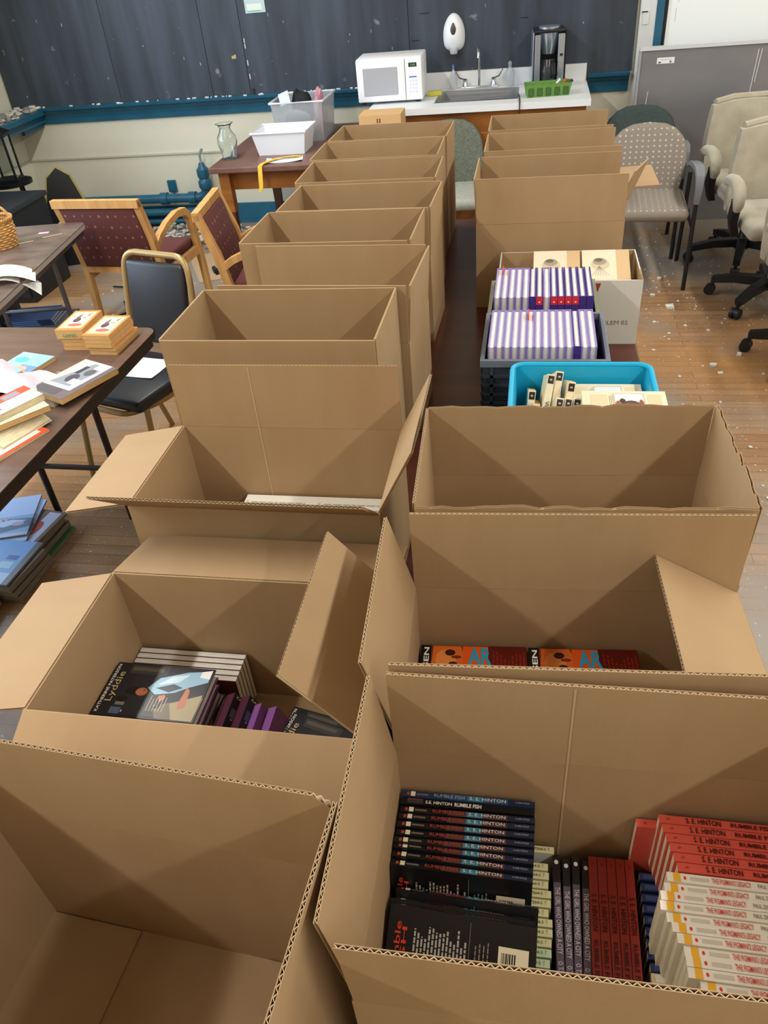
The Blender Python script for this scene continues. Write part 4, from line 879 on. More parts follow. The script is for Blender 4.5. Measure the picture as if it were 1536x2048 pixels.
# --- floor stacks of magazines below the table
def mag(name, w, h, t, base, shapes): soft(name, w, h, t, base, shapes, mat('magazine_edges', '8f857a', 0.7, noise=((30, 30, 800), '6f665d', 0.4)))
mag('blue_mag', 0.215, 0.275, 0.008, 'a4c2f2', [(rect(0, 0, 1, 0.5), '86a8d8'), ([(0, 0.3), (0.5, 0.45), (1, 0.4), (1, 0.2), (0.4, 0.1), (0, 0.1)], '5a7296'), ([(0.1, 0.35), (0.6, 0.42), (0.9, 0.36), (0.5, 0.25)], 'a6c4ea'), (oval(0.75, 0.3, 0.12, 0.05), 'a9a0b8'), (rect(0, 0, 1, 0.08), 'a8c0e4')])
title('blue_mag', 'front', 'FAMILY', 'e8c8c8', 0.3, 0.42, 0.5, 0.06, 0.01)
mag('blue_card', 0.19, 0.245, 0.008, '6c9fe0', [(rect(0.45, 0.35, 0.75, 0.5), '9cc6e0'), (rect(0, 0.0, 1, 0.25), 'a8c6f0'), (rect(0.86, 0, 1, 1), '5a5e66'), (rect(0.5, 0.55, 0.75, 0.65), '3a5fae')])
mag('comic', 0.165, 0.24, 0.010, '6a5f58', [(rect(0.05, 0.05, 0.5, 0.95), '77695c'), (rect(0.55, 0.05, 0.9, 0.95), 'a8b6d4'), (oval(0.6, 0.5, 0.15, 0.2), '9a4a44')])
mag('green_edge', 0.17, 0.215, 0.014, '3f7a48', [(rect(0.05, 0.05, 0.95, 0.95), '356a40')])
mag('brown_thick', 0.17, 0.225, 0.026, '5e544c', [(rect(0.05, 0.05, 0.95, 0.95), '6a6058')])
fz = 0.0
for i, (k, x, y, rz, lab) in enumerate((('green_edge', -2.0, 2.03, -2, 'green-spined softcover at the bottom of the floor stack'), ('brown_thick', -2.025, 2.03, -3, 'thick brown softcover low in the floor stack'), ('brown_thick', -2.04, 2.025, -4, 'thick brown softcover above another in the floor stack'), ('comic', -2.04, 2.035, -8, 'comic book poking out under the pale blue magazines'), ('blue_mag', -2.125, 2.01, 12, 'pale blue magazine lying under another on the floor stack'), ('blue_mag', -2.13, 2.02, 17, 'pale blue magazine topping the far floor stack'))):
    put(k, flatM(x, y, fz, rz, 'up'), lab, None, 'softcover_book'); fz += KINDS[k]['t'] + 0.0003
fz = 0.0
for i, (k, x, y, rz, lab) in enumerate((('brown_thick', -1.990, 1.815, -3, 'thick brown softcover at the bottom of the near floor stack'), ('brown_thick', -1.997, 1.812, -5, 'second thick brown softcover of the near floor stack'), ('brown_thick', -2.005, 1.81, -6, 'third thick brown softcover of the near floor stack'), ('blue_card', -2.035, 1.81, -3, 'blue booklet topping the near floor stack'))):
    put(k, flatM(x, y, fz, rz, 'up'), lab, None, 'softcover_book'); fz += KINDS[k]['t'] + 0.0003
for i in range(3):
    put('brown_thick' if i < 2 else 'blue_mag', flatM(-2.06 if i < 2 else -2.10, 1.56 if i < 2 else 1.53, 0.0263 * i, 2 * i, 'up'), 'softcover at the near end under the table, %s from the floor' % ORD[i], 'near end floor stack', 'softcover_book')

# ================================================================== chairs
def dotted(name, base, dot, scale, size):
    m = bpy.data.materials.new(name); m.use_nodes = True; nt = m.node_tree; b = nt.nodes['Principled BSDF']; N = nt.nodes.new; L = nt.links.new
    tc = N('ShaderNodeTexCoord'); mp = N('ShaderNodeMapping'); mp.inputs['Scale'].default_value = scale; mp.inputs['Rotation'].default_value = (0, 0, 0); L(tc.outputs['Object'], mp.inputs[0])
    vo = N('ShaderNodeTexVoronoi'); vo.inputs['Scale'].default_value = 1; vo.inputs['Randomness'].default_value = 0.12; L(mp.outputs[0], vo.inputs['Vector'])
    lt = N('ShaderNodeMath'); lt.operation = 'LESS_THAN'; lt.inputs[1].default_value = size; L(vo.outputs['Distance'], lt.inputs[0])
    mx = N('ShaderNodeMix'); mx.data_type = 'RGBA'; mx.inputs[6].default_value = srgb(base); mx.inputs[7].default_value = srgb(dot); L(lt.outputs[0], mx.inputs[0]); L(mx.outputs[2], b.inputs['Base Color'])
    b.inputs['Roughness'].default_value = 0.9; return m
BURGD = dotted('burgundy_dotted_fabric', '5b2d2b', '8a6a5c', (19, 0, 16), 0.13)
GREYD = dotted('grey_dotted_fabric', '857a6e', 'b3ab9c', (30, 0, 34), 0.19)
GREYS = dotted('grey_dotted_seat_fabric', '857a6e', 'a89f90', (30, 30, 0), 0.17)
GREEND = mat('grey_green_fabric', '6f7468', 0.9, noise=(70, '565c50', 0.3))
DTEAL = mat('dark_green_fabric', '3a4643', 0.9, noise=(60, '333d3a', 0.3))
ARMG = mat('grey_plastic_arm', '6c6e74', 0.4)
def wood_chair(label, x, y, rz, w=0.52, s=1.0):
    """upholstered oak armchair facing +Y"""
    t = thing('wooden_armchair', label, 'chair', (x, y, 0), rz); h = w / 2
    for sx in (-1, 1):
        X = sx * h
        m = MB(); m.beam([(X, -0.23, 0), (X, -0.21, 0.22), (X, -0.20, 0.44), (X, -0.235, 0.62), (X, -0.30, 0.83)], (1, 0, 0), 0.034, [0.03, 0.038, 0.042, 0.042, 0.034], OAK); m.build('rear_post', t)
        m = MB(); m.beam([(X * 1.04, 0.26, 0), (X * 1.04, 0.25, 0.3), (X * 1.04, 0.225, 0.5), (X * 1.04, 0.20, 0.60), (X * 1.04, 0.15, 0.645), (X * 1.03, 0.06, 0.655), (X * 1.02, -0.06, 0.635), (X, -0.16, 0.595), (X, -0.225, 0.555)], (1, 0, 0), 0.036, [0.03, 0.036, 0.04, 0.044, 0.044, 0.036, 0.034, 0.034, 0.034], OAK); m.build('arm_and_front_leg', t)
        m = MB(); m.beam([(X, -0.2, 0.385), (X * 1.03, 0.24, 0.395)], (1, 0, 0), 0.026, 0.05, OAK); m.build('side_rail', t)
    m = MB(); m.beam([(-h - 0.017, -0.302, 0.82), (h + 0.017, -0.302, 0.82)], (0, 1, 0), 0.036, 0.042, OAK); m.build('top_rail', t)
    m = MB(); m.beam([(-h, -0.205, 0.425), (h, -0.205, 0.425)], (0, 1, 0), 0.03, 0.035, OAK); m.build('lower_rail', t)
    m = MB(); m.beam([(-h, 0.235, 0.385), (h, 0.235, 0.385)], (0, 1, 0), 0.026, 0.05, OAK); m.build('front_rail', t)
    a = math.atan2(0.09, 0.375)
    m = MB(); M = Matrix.Translation((0, -0.25, 0.62)) @ Matrix.Rotation(a, 4, 'X'); m.rbox(-h + 0.018, -0.02, -0.178, h - 0.018, 0.022, 0.185, 0.012, BURGD, 2, M); m.build('back_panel', t, True)
    m = MB(); m.rbox(-h + 0.02, -0.195, 0.40, h - 0.02, 0.25, 0.465, 0.02, BURGD, 3); m.build('seat', t, True)
    return t
wood_chair('burgundy and oak armchair turned away beside the grey-brown table', -2.305, 4.30, -5, 0.50)
wood_chair('burgundy and oak armchair facing the long carton row', -1.36, 3.95, -84, 0.43)
GOLD = mat('gold_tan_enamel', 'a68c5e', 0.35, 0.3)
def banquet_chair(label, x, y, rz):
    """black vinyl stacking chair facing -Y"""
    t = thing('stacking_chair', label, 'chair', (x, y, 0), rz)
    arch = [(-0.19, 0.20, 0.47)] + [(-0.185, 0.235, 0.66), (-0.175, 0.26, 0.80)] + bend((-0.172, 0.265, 0.83), (-0.165, 0.275, 0.885), (-0.11, 0.28, 0.89)) + bend((0.11, 0.28, 0.89), (0.165, 0.275, 0.885), (0.172, 0.265, 0.83)) + [(0.175, 0.26, 0.80), (0.185, 0.235, 0.66), (0.19, 0.20, 0.47)]
    m = MB(); m.tube(arch, 0.0135, GOLD, 10); m.build('back_frame', t, True)
    a = -math.atan2(0.075, 0.36); m = MB(); m.rbox(-0.155, -0.018, -0.18, 0.155, 0.018, 0.165, 0.017, BLACKV, 3, Matrix.Translation((0, 0.238, 0.70)) @ Matrix.Rotation(a, 4, 'X')); m.build('back_pad', t, True)
    m = MB(); m.rbox(-0.205, -0.22, 0.435, 0.205, 0.20, 0.485, 0.022, BLACKV, 3); m.build('seat_pad', t, True)
    pts = bend((-0.21, 0.18, 0.43), (-0.21, -0.22, 0.43), (-0.1, -0.225, 0.43), 8) + bend((0.1, -0.225, 0.43), (0.21, -0.22, 0.43), (0.21, 0.18, 0.43), 8)
    m = MB(); m.tube(pts, 0.012, GOLD, 8); m.build('seat_frame', t, True)
    for sx in (-1, 1):
        m = MB(); m.tube([(sx * 0.19, 0.18, 0.44), (sx * 0.225, 0.33, 0.0)], 0.0125, GOLD, 8); m.build('leg', t, True)
        m = MB(); m.tube([(sx * 0.19, -0.17, 0.44), (sx * 0.21, -0.23, 0.0)], 0.0125, GOLD, 8); m.build('leg', t, True)
    return t
banquet_chair('black vinyl stacking chair with gold frame pushed to the folding table', -1.615, 2.70, -17.5)
sheet('white paper lying on the black stacking chair seat', (-1.60, 2.74, 0.487), -10, 0.20, 0.17, PAPER, 0.004)
m = MB(); m.cbox((0, 0, 0.004), (0.022, 0.018, 0.008), flat('d9d4c4')); o = m.build('plaster_chip'); o.location = (-1.665, 2.62, 0.4865); tag(o, 'small plaster chip on the black chair seat', 'chip')
def shell_outline(w, h, n=10, top=0.14, wb=0.86):
    """rounded back outline, x across, z up from 0 to h"""
    pts = [(-w / 2 * wb, 0)]
    for i in range(n + 1):
        a = math.pi - math.pi * i / n; ex = 2.6
        c, s_ = math.cos(a), math.sin(a)
        pts.append((w / 2 * math.copysign(abs(c) ** (2 / ex), c), h - top * 1.6 + top * 1.6 * abs(s_) ** (2 / ex)))
    pts.append((w / 2 * wb, 0)); return pts
def guest_chair(label, x, y, rz, fabric, seatf, w=0.47, arms=True, hb=0.47):
    """padded arm chair on black tube legs facing -Y"""
    t = thing('guest_chair', label, 'chair', (x, y, 0), rz); h = w / 2
    out = shell_outline(w, hb); nrm = Vector((0, 1, 0))
    m = MB()
    def P(p, d, k=1.0): cx, cz = 0, hb / 2; px, pz = cx + (p[0] - cx) * k, cz + (p[1] - cz) * k; return (px, 0.20 + d + 0.15 * (pz / hb) ** 1.2 * 0.6 + 0.10 * (px / h) ** 2 * -0.3, 0.43 + pz)
    rings = [[P(p, 0.045, 0.9) for p in out], [P(p, 0.045, 0.97) for p in out], [P(p, 0.03) for p in out], [P(p, 0.012) for p in out], [P(p, -0.004, 0.97) for p in out], [P(p, -0.012, 0.88) for p in out]]
    n = len(out); vs = [v for r_ in rings for v in r_]; fs = []
    for L_ in range(5):
        for j in range(n): fs.append((L_ * n + j, L_ * n + (j + 1) % n, (L_ + 1) * n + (j + 1) % n, (L_ + 1) * n + j))
    fs += [tuple(range(n)), tuple(range(5 * n, 6 * n))]; m.add(vs, fs, fabric); m.build('back_cushion', t, True)
    m = MB(); m.rbox(-h, -0.25, 0.40, h, 0.22, 0.475, 0.035, seatf, 3); m.build('seat_cushion', t, True)
    for sx in (-1, 1):
        X = sx * (h + 0.03)
        m = MB(); m.tube([(X, -0.235, 0), (X, -0.225, 0.3), (X, -0.215, 0.58)], 0.0125, BLACK, 8); m.build('leg', t, True)
        m = MB(); m.tube([(X, 0.26, 0), (X, 0.22, 0.30), (X, 0.215, 0.56)], 0.0125, BLACK, 8); m.build('leg', t, True)
        m = MB(); m.tube([(X, -0.215, 0.36), (X, 0.21, 0.36)], 0.011, BLACK, 8); m.build('side_rail', t, True)
        if arms:
            m = MB(); m.beam([(X, -0.222, 0.50), (X, -0.235, 0.58), (X, -0.215, 0.64), (X, -0.15, 0.665), (X * 0.99, -0.02, 0.66), (X * 0.97, 0.10, 0.64), (X * 0.95, 0.22, 0.60)], (1, 0, 0), [0.028, 0.036, 0.045, 0.05, 0.05, 0.045, 0.04], [0.026, 0.03, 0.03, 0.026, 0.024, 0.024, 0.022], ARMG); m.build('armrest', t, True)
    m = MB(); m.box(-h - 0.03, 0.0, 0.375, h + 0.03, 0.025, 0.40, BLACK); m.build('cross_bar', t)
    return t
guest_chair('taupe dotted armchair with black legs beside the open cartons', 0.665, 4.965, -3, GREYD, GREYS, 0.47, True, 0.395)
guest_chair('dark green upholstered armchair behind the taupe dotted one', 0.665, 5.50, -4, DTEAL, DTEAL, 0.47, True, 0.395)
guest_chair('grey-green flecked chair in front of the sink cabinet', -0.535, 5.30, 3, GREEND, mat('pale_grey_fabric', 'a6a89e', 0.9, noise=(40, '93958b', 0.3)), 0.44, False, 0.41)
def office_chair(label, x, y, rz, legrot=0, back=0.43, backz=0.46, stretch=1.0):
    """beige swivel chair facing -Y"""
    t = thing('office_chair', label, 'chair', (x, y, 0), rz)
    m = MB(); m.lathe([(0.03, 0.075), (0.045, 0.08), (0.045, 0.13), (0.028, 0.15), (0.028, 0.40), (0.09, 0.405), (0.09, 0.425)], BLACK, 14); m.build('gas_column', t, True)
    for k in range(5):
        a = R(legrot + 72 * k); d = Vector((math.cos(a), math.sin(a), 0)); s_ = Vector((-d.y, d.x, 0))
        m = MB(); m.beam([d * 0.03 + Vector((0, 0, 0.12)), d * 0.18 + Vector((0, 0, 0.115)), d * 0.31 + Vector((0, 0, 0.09))], s_, [0.06, 0.05, 0.04], [0.05, 0.045, 0.035], BLACK); lg = m.build('base_arm', t, True)
        m = MB()
        M = Matrix.Translation(d * 0.315) @ basis(s_, (0, 0, 1), (0, 0, 0))
        m.tube([d * 0.315 + s_ * -0.026 + Vector((0, 0, 0.029)), d * 0.315 + s_ * -0.007 + Vector((0, 0, 0.029))], 0.029, BLACK, 14)
        m.tube([d * 0.315 + s_ * 0.007 + Vector((0, 0, 0.029)), d * 0.315 + s_ * 0.026 + Vector((0, 0, 0.029))], 0.029, BLACK, 14)
        m.tube([d * 0.315 + s_ * -0.007 + Vector((0, 0, 0.032)), d * 0.315 + s_ * 0.007 + Vector((0, 0, 0.032))], 0.024, BLACK, 10)
        m.tube([d * 0.305 + Vector((0, 0, 0.04)), d * 0.305 + Vector((0, 0, 0.09))], 0.011, BLACK, 8); m.build('caster', lg, True)
    m = MB(); m.rbox(-0.25, -0.26, 0.43, 0.25, 0.22, 0.52, 0.035, BEIGE, 3); m.build('seat_cushion', t, True)
    m = MB(); m.rbox(-0.2, -0.2, 0.405, 0.2, 0.2, 0.432, 0.01, BLACK, 1); m.build('seat_pan', t)
    m = MB(); bm = bmesh.new(); bmesh.ops.create_cube(bm, size=1); bmesh.ops.subdivide_edges(bm, edges=bm.edges[:], cuts=6, use_grid_fill=True)
    for v in bm.verts:
        x_, y_, z_ = v.co * 2; e = (max(0, abs(x_) - 0.8) / 0.2) ** 2 * 0.5 + (max(0, abs(z_) - 0.85) / 0.15) ** 2 * 0.4
        v.co = Vector((x_ * 0.255 * (1 - 0.10 * max(0, z_)), 0.25 + y_ * 0.045 * (1 - 0.5 * min(1, e)) + 0.03 * x_ * x_ * -1 + (z_ + 1) * 0.025, backz + back / 2 + z_ * back / 2 - 0.02 * x_ * x_ * (z_ > 0.9)))
    m.bm(bm, BEIGE); m.build('back_cushion', t, True)
    m = MB(); m.tube([(-0.21, 0.285, backz + back - 0.01), (-0.1, 0.315, backz + back + 0.005), (0.1, 0.315, backz + back + 0.005), (0.21, 0.285, backz + back - 0.01)], 0.022, BEIGE, 8); m.build('top_roll', t, True)
    for sx in (-1, 1):
        m = MB(); m.beam([(sx * 0.27, -0.06, 0.42), (sx * 0.295, -0.08, 0.50), (sx * 0.295, -0.10, 0.60)], (1, 0, 0), 0.04, [0.06, 0.065, 0.06], BLACK); ap = m.build('arm_post', t, True)
        m = MB(); m.tube([(sx * 0.295, -0.125, 0.56), (sx * 0.295, -0.135, 0.585), (sx * 0.295, -0.13, 0.625), (sx * 0.295, -0.105, 0.655), (sx * 0.295, -0.06, 0.672), (sx * 0.295, 0.0, 0.676), (sx * 0.295, 0.07, 0.665), (sx * 0.295, 0.12, 0.645), (sx * 0.295, 0.13, 0.64)], [0.02, 0.028, 0.033, 0.035, 0.034, 0.032, 0.029, 0.024, 0.012], BEIGE, 12); m.build('armrest', t, True)
    return t
office_chair('beige swivel chair with a tall back standing close to the steel panel', 1.325, 5.20, 8, 30)
office_chair('beige swivel chair with worn back in front of the tall one', 1.345, 4.53, 4, 152)
office_chair('beige swivel chair at the near end of the swivel chairs', 1.40, 3.77, 10, 146)

# ================================================================== wooden table with vase and bins
OAKD = mat('amber_varnished_wood', '9a5f28', 0.4, noise=((3, 20, 20), '7c4a1d', 0.4))
TOPD = mat('worn_brown_top', '6b4a40', 0.4, noise=((6, 3, 3), '7d6054', 0.4))
wt = thing('wooden_table', 'old amber wooden table with worn brown top against the back wall', 'table', (-1.56, 5.60, 0))
m = MB(); m.rbox(-0.50, -0.60, 0.705, 0.42, 0.60, 0.74, 0.006, TOPD, 2); m.build('tabletop', wt)
m = MB(); m.box(-0.40, -0.50, 0.58, 0.34, -0.478, 0.7045, OAKD); m.build('apron', wt)
m = MB(); m.box(-0.40, 0.478, 0.58, 0.34, 0.50, 0.7045, OAKD); m.build('apron', wt)
for X in (-0.40, 0.318): m = MB(); m.box(X, -0.478, 0.58, X + 0.022, 0.478, 0.7045, OAKD); m.build('apron', wt)
LEGD = mat('dark_red_leg', '55301d', 0.45)
for X in (-0.42, 0.35):
    for Y in (-0.52, 0.52):
        m = MB(); m.beam([(X, Y, 0), (X, Y, 0.45)], (1, 0, 0), [0.045, 0.06], [0.045, 0.06], LEGD); m.box(X - 0.035, Y - 0.035, 0.45, X + 0.035, Y + 0.035, 0.704, OAKD); m.build('leg', wt)
GLASS = mat('clear_glass', 'f4f8f8', 0.03, trans=1.0, ior=1.45)
m = MB()
prof = [(0.040, 0.0), (0.046, 0.01), (0.055, 0.05), (0.066, 0.10), (0.062, 0.135), (0.042, 0.165), (0.034, 0.185), (0.044, 0.205), (0.058, 0.215)]
m.lathe(prof + [(r - 0.003, z) for r, z in reversed(prof[1:])] + [(0.0345, 0.012)], GLASS, 28); o = m.build('glass_vase', None, True); o.location = (-1.985, 5.24, TZ + 0.0005); tag(o, 'clear glass flower vase near the wooden table corner', 'vase')
WBIN = mat('white_bin_plastic', 'e6eaf0', 0.4)
bn = thing('white_bin', 'empty white plastic tub in front of the clear bin', 'bin', (-1.64, 5.40, TZ))
m = MB(); m.frustum((-0.155, -0.115, 0.155, 0.115), (-0.18, -0.14, 0.18, 0.14), 0, 0.135, WBIN, 0.004); m.build('tub_wall', bn)
m = MB(); m.tube([(-0.186, -0.146, 0.138), (0.186, -0.146, 0.138), (0.186, 0.146, 0.138), (-0.186, 0.146, 0.138)], 0.007, WBIN, 6, closed=True); m.build('rim', bn)
CLEAR = mat('clear_plastic', 'eef1f4', 0.18, trans=0.75, ior=1.2)
cbn = thing('clear_bin', 'translucent plastic storage bin stuffed with black and pink things', 'bin', (-1.59, 5.80, TZ))
m = MB(); m.frustum((-0.16, -0.17, 0.16, 0.17), (-0.18, -0.195, 0.18, 0.195), 0, 0.25, CLEAR, 0.003); m.build('bin_wall', cbn)
m = MB(); m.tube([(-0.186, -0.2, 0.252), (0.186, -0.2, 0.252), (0.186, 0.2, 0.252), (-0.186, 0.2, 0.252)], 0.008, mat('frosted_rim', 'd4d6dc', 0.35), 6, closed=True); m.build('rim', cbn)
def lump(name, label, cat, loc, dims, mt, seed, amp=0.25, rz=0):
    bm = bmesh.new(); bmesh.ops.create_icosphere(bm, subdivisions=3, radius=1); rg_ = random.Random(seed)
    ph = [(rg_.uniform(1.5, 4), rg_.uniform(0, 6), Vector((rg_.uniform(-1, 1), rg_.uniform(-1, 1), rg_.uniform(-1, 1))).normalized()) for _ in range(7)]
    for v in bm.verts:
        p = v.co.copy(); k = 1 + amp * sum(math.sin(f * d.dot(p) * 2 + q) for f, q, d in ph) / 4
        v.co = Vector((p.x * dims[0] * k, p.y * dims[1] * k, p.z * dims[2] * k))
    zmin = min(v.co.z for v in bm.verts)
    for v in bm.verts: v.co.z -= zmin
    m = MB(); m.bm(bm, mt); o = m.build(name, None, True); o.location = loc; o.rotation_euler = (0, 0, R(rz)); return tag(o, label, cat)
lump('black_bag', 'black soft bag bulging out of the clear bin', 'bag', (-1.60, 5.80, TZ + 0.006), (0.072, 0.09, 0.135), mat('black_cloth', '14141a', 0.8), 3)
lump('pink_toy', 'pink stuffed thing at the right side of the clear bin', 'toy', (-1.475, 5.80, TZ + 0.006), (0.034, 0.10, 0.135), mat('pink_plush', 'c99aa2', 0.9, noise=(20, 'a86a78', 0.4)), 5)
lump('grey_cloth', 'grey folded cloth in the front of the clear bin', 'cloth', (-1.60, 5.665, TZ + 0.006), (0.10, 0.028, 0.10), mat('grey_cloth', '8d8d92', 0.9), 9, 0.15)
sheet('pale sheet of paper hanging over the clear bin rim', (-1.70, 5.72, TZ + 0.262), 20, 0.07, 0.16, mat('pale_green_paper', 'cfdcdc', 0.6), fn=lambda u, v: 0.02 * u + 0.05 * v)
sheet('white paper slip lying under the yellow ribbon', (-1.58, 5.12, TZ + 0.001), 8, 0.24, 0.11, mat('pale_blue_paper', 'd6e2ec', 0.6), 0.012)
m = MB(); pth = [(-1.49, 5.18, TZ + 0.008), (-1.56, 5.16, TZ + 0.016), (-1.62, 5.15, TZ + 0.012), (-1.67, 5.10, TZ + 0.009), (-1.70, 5.02, TZ + 0.008), (-1.705, 4.992, TZ + 0.002), (-1.708, 4.985, TZ - 0.04), (-1.715, 4.983, TZ - 0.12), (-1.725, 4.982, TZ - 0.15)]
m.beam(pth, (0.94, -0.1, 0.1), [0.05, 0.07, 0.05, 0.035, 0.03, 0.03, 0.03, 0.028, 0.02], 0.005, mat('yellow_ribbon', 'e3b738', 0.6)); o = m.build('ribbon', None, True); tag(o, 'yellow ribbon hanging over the front edge of the wooden table', 'ribbon')

# ================================================================== sink counter
LAM = mat('white_laminate', 'e4e6e8', 0.35)
ct = thing('sink_counter', 'white laminate sink counter on amber wooden cabinet', 'counter', (-0.375, 5.974, 0))
CZ = 0.91
sx0, sx1, sy0, sy1 = -0.285, 0.245, -0.20, 0.215
m = MB()
for a in ((-0.735, -0.355, sx0, 0.35), (sx1, -0.355, 0.725, 0.35), (sx0, -0.355, sx1, sy0), (sx0, sy1, sx1, 0.35)): m.box(a[0], a[1], CZ - 0.04, a[2], a[3], CZ, LAM)
m.build('worktop', ct)
m = MB(); m.box(-0.735, 0.325, CZ + 0.0005, 0.72, 0.349, CZ + 0.105, LAM); m.build('backsplash', ct)
m = MB(); m.box(-0.71, -0.31, 0.08, 0.70, -0.29, CZ - 0.041, OAKD); m.box(-0.71, -0.29, 0.0, -0.69, 0.34, CZ - 0.041, OAKD); m.box(0.68, -0.29, 0.0, 0.70, 0.34, CZ - 0.041, OAKD); m.build('cabinet_body', ct)
for k in range(4):
    x = -0.69 + k * 0.345; m = MB(); m.rbox(x + 0.012, -0.328, 0.12, x + 0.333, -0.3105, CZ - 0.17, 0.004, OAKD, 1); d = m.build('door', ct)
    m = MB(); m.tube([(x + 0.3, -0.33, 0.55), (x + 0.3, -0.345, 0.56), (x + 0.3, -0.345, 0.62), (x + 0.3, -0.33, 0.63)], 0.005, CHROME, 6); m.build('handle', d, True)
sk = thing('steel_sink', 'stainless steel sink set into the white counter', 'sink', (-0.395, 5.9815, CZ))
m = MB(); bx = (-0.265, -0.2, 0.265, 0.2)
def rectring(i, z): return [(bx[0] + i, bx[1] + i, z), (bx[2] - i, bx[1] + i, z), (bx[2] - i, bx[3] - i, z), (bx[0] + i, bx[3] - i, z)]
m.add(rectring(-0.014, 0.001) + rectring(0.0, 0.004) + rectring(0.022, 0.003) + rectring(0.04, -0.15), [(L_ * 4 + j, L_ * 4 + (j + 1) % 4, L_ * 4 + 4 + (j + 1) % 4, L_ * 4 + 4 + j) for L_ in range(3) for j in range(4)] + [(12, 13, 14, 15)], STEEL); m.build('bowl', sk)
m = MB(); m.lathe([(0.035, -0.149), (0.03, -0.147), (0.0, -0.148)], CHROME, 14, cap=False); m.build('drain', sk)
fc = thing('faucet', 'chrome gooseneck faucet with two lever handles behind the sink', 'faucet', (-0.40, 6.25, CZ))
m = MB(); m.rbox(-0.13, -0.02, 0.0005, 0.13, 0.02, 0.014, 0.005, CHROME, 2); m.build('base_plate', fc, True)
m = MB(); m.tube([(0, 0, 0.012), (0, 0, 0.19)] + bend((0, 0, 0.20), (0, -0.01, 0.265), (0, -0.07, 0.255)) + [(0, -0.10, 0.225), (0, -0.105, 0.20)], 0.0095, CHROME, 10); m.build('spout', fc, True)
for sx in (-1, 1):
    m = MB(); m.lathe([(0.022, 0.012), (0.02, 0.03), (0.014, 0.04), (0.016, 0.06), (0.008, 0.065)], CHROME, 12, Matrix.Translation((sx * 0.10, 0, 0))); hb_ = m.build('handle', fc, True)
    m = MB(); m.beam([(sx * 0.10, 0, 0.058), (sx * 0.14, -0.005, 0.072), (sx * 0.165, -0.005, 0.11)], (0, 1, 0), [0.012, 0.02, 0.024], 0.008, CHROME); m.build('lever', hb_, True)
# soap dispenser on the board
sd = thing('soap_dispenser', 'white oval soap dispenser mounted on the chalkboard', 'dispenser', (-0.58, YB - 0.023, 1.13))
m = MB(); bm = bmesh.new(); bmesh.ops.create_uvsphere(bm, u_segments=24, v_segments=16, radius=1)
for v in bm.verts: v.co = Vector((v.co.x * (0.076 - 0.010 * v.co.z) * (1 + 0.45 * max(0, -v.co.z) ** 3), min(0, v.co.y) * 0.075, 0.125 + v.co.z * 0.115))
m.bm(bm, WHITEP); m.build('casing', sd, True)
m = MB(); bm = bmesh.new(); bmesh.ops.create_uvsphere(bm, u_segments=16, v_segments=10, radius=1)
for v in bm.verts: v.co = Vector((v.co.x * 0.021 * (1 - 0.5 * max(0, v.co.z)), -0.068 + v.co.y * 0.012, 0.15 + v.co.z * 0.04))
m.bm(bm, mat('dark_window', '4a4648', 0.2)); m.build('level_window', sd, True)
m = MB(); m.lathe([(0.024, 0.0), (0.03, 0.02), (0.026, 0.035)], mat('grey_nozzle', 'b5b8be', 0.35), 14, Matrix.Translation((0, -0.05, 0.0))); m.build('push_button', sd, True)
# microwave
mw = thing('microwave', 'white countertop microwave oven at the left of the sink counter', 'microwave', (-0.985, 6.0, CZ + 0.0005), 1.5)
m = MB(); m.rbox(-0.225, -0.15, 0.012, 0.225, 0.16, 0.275, 0.01, WHITEP, 2)
for X in (-0.19, 0.19):
    for Y in (-0.12, 0.12): m.box(X - 0.015, Y - 0.015, 0, X + 0.015, Y + 0.015, 0.014, BLACK)
m.build('casing', mw, True)
m = MB(); m.rbox(-0.222, -0.168, 0.018, 0.108, -0.1505, 0.270, 0.006, WHITEP, 2); dr = m.build('door', mw, True)
m = MB(); m.rbox(-0.178, -0.171, 0.055, 0.058, -0.1675, 0.222, 0.002, mat('grey_screen', 'a9abb2', 0.25), 1); m.build('window', dr)
m = MB(); m.rbox(0.112, -0.166, 0.018, 0.222, -0.1505, 0.270, 0.005, WHITEP, 2); cp = m.build('control_panel', mw, True)
m = MB(); m.box(0.135, -0.1675, 0.215, 0.190, -0.166, 0.24, flat('2c3a38', 0.2)); m.build('display', cp)
m = MB()
for r_ in range(4):
    for c_ in range(3): m.box(0.137 + c_ * 0.02, -0.1672, 0.06 + r_ * 0.022, 0.15 + c_ * 0.02, -0.166, 0.074 + r_ * 0.022, flat('d5d9e6'))
o = m.build('keypad', cp); o['kind'] = 'stuff'
m = MB(); m.box(0.137, -0.1672, 0.152, 0.187, -0.166, 0.160, flat('5b6fb8')); m.build('blue_label', cp)
lettering('3:48', flat('7fc28a', 0.3), cp, (0.163, -0.1678, 0.2275), (1, 0, 0), (0, 0, 1), 0.03, 0.012)
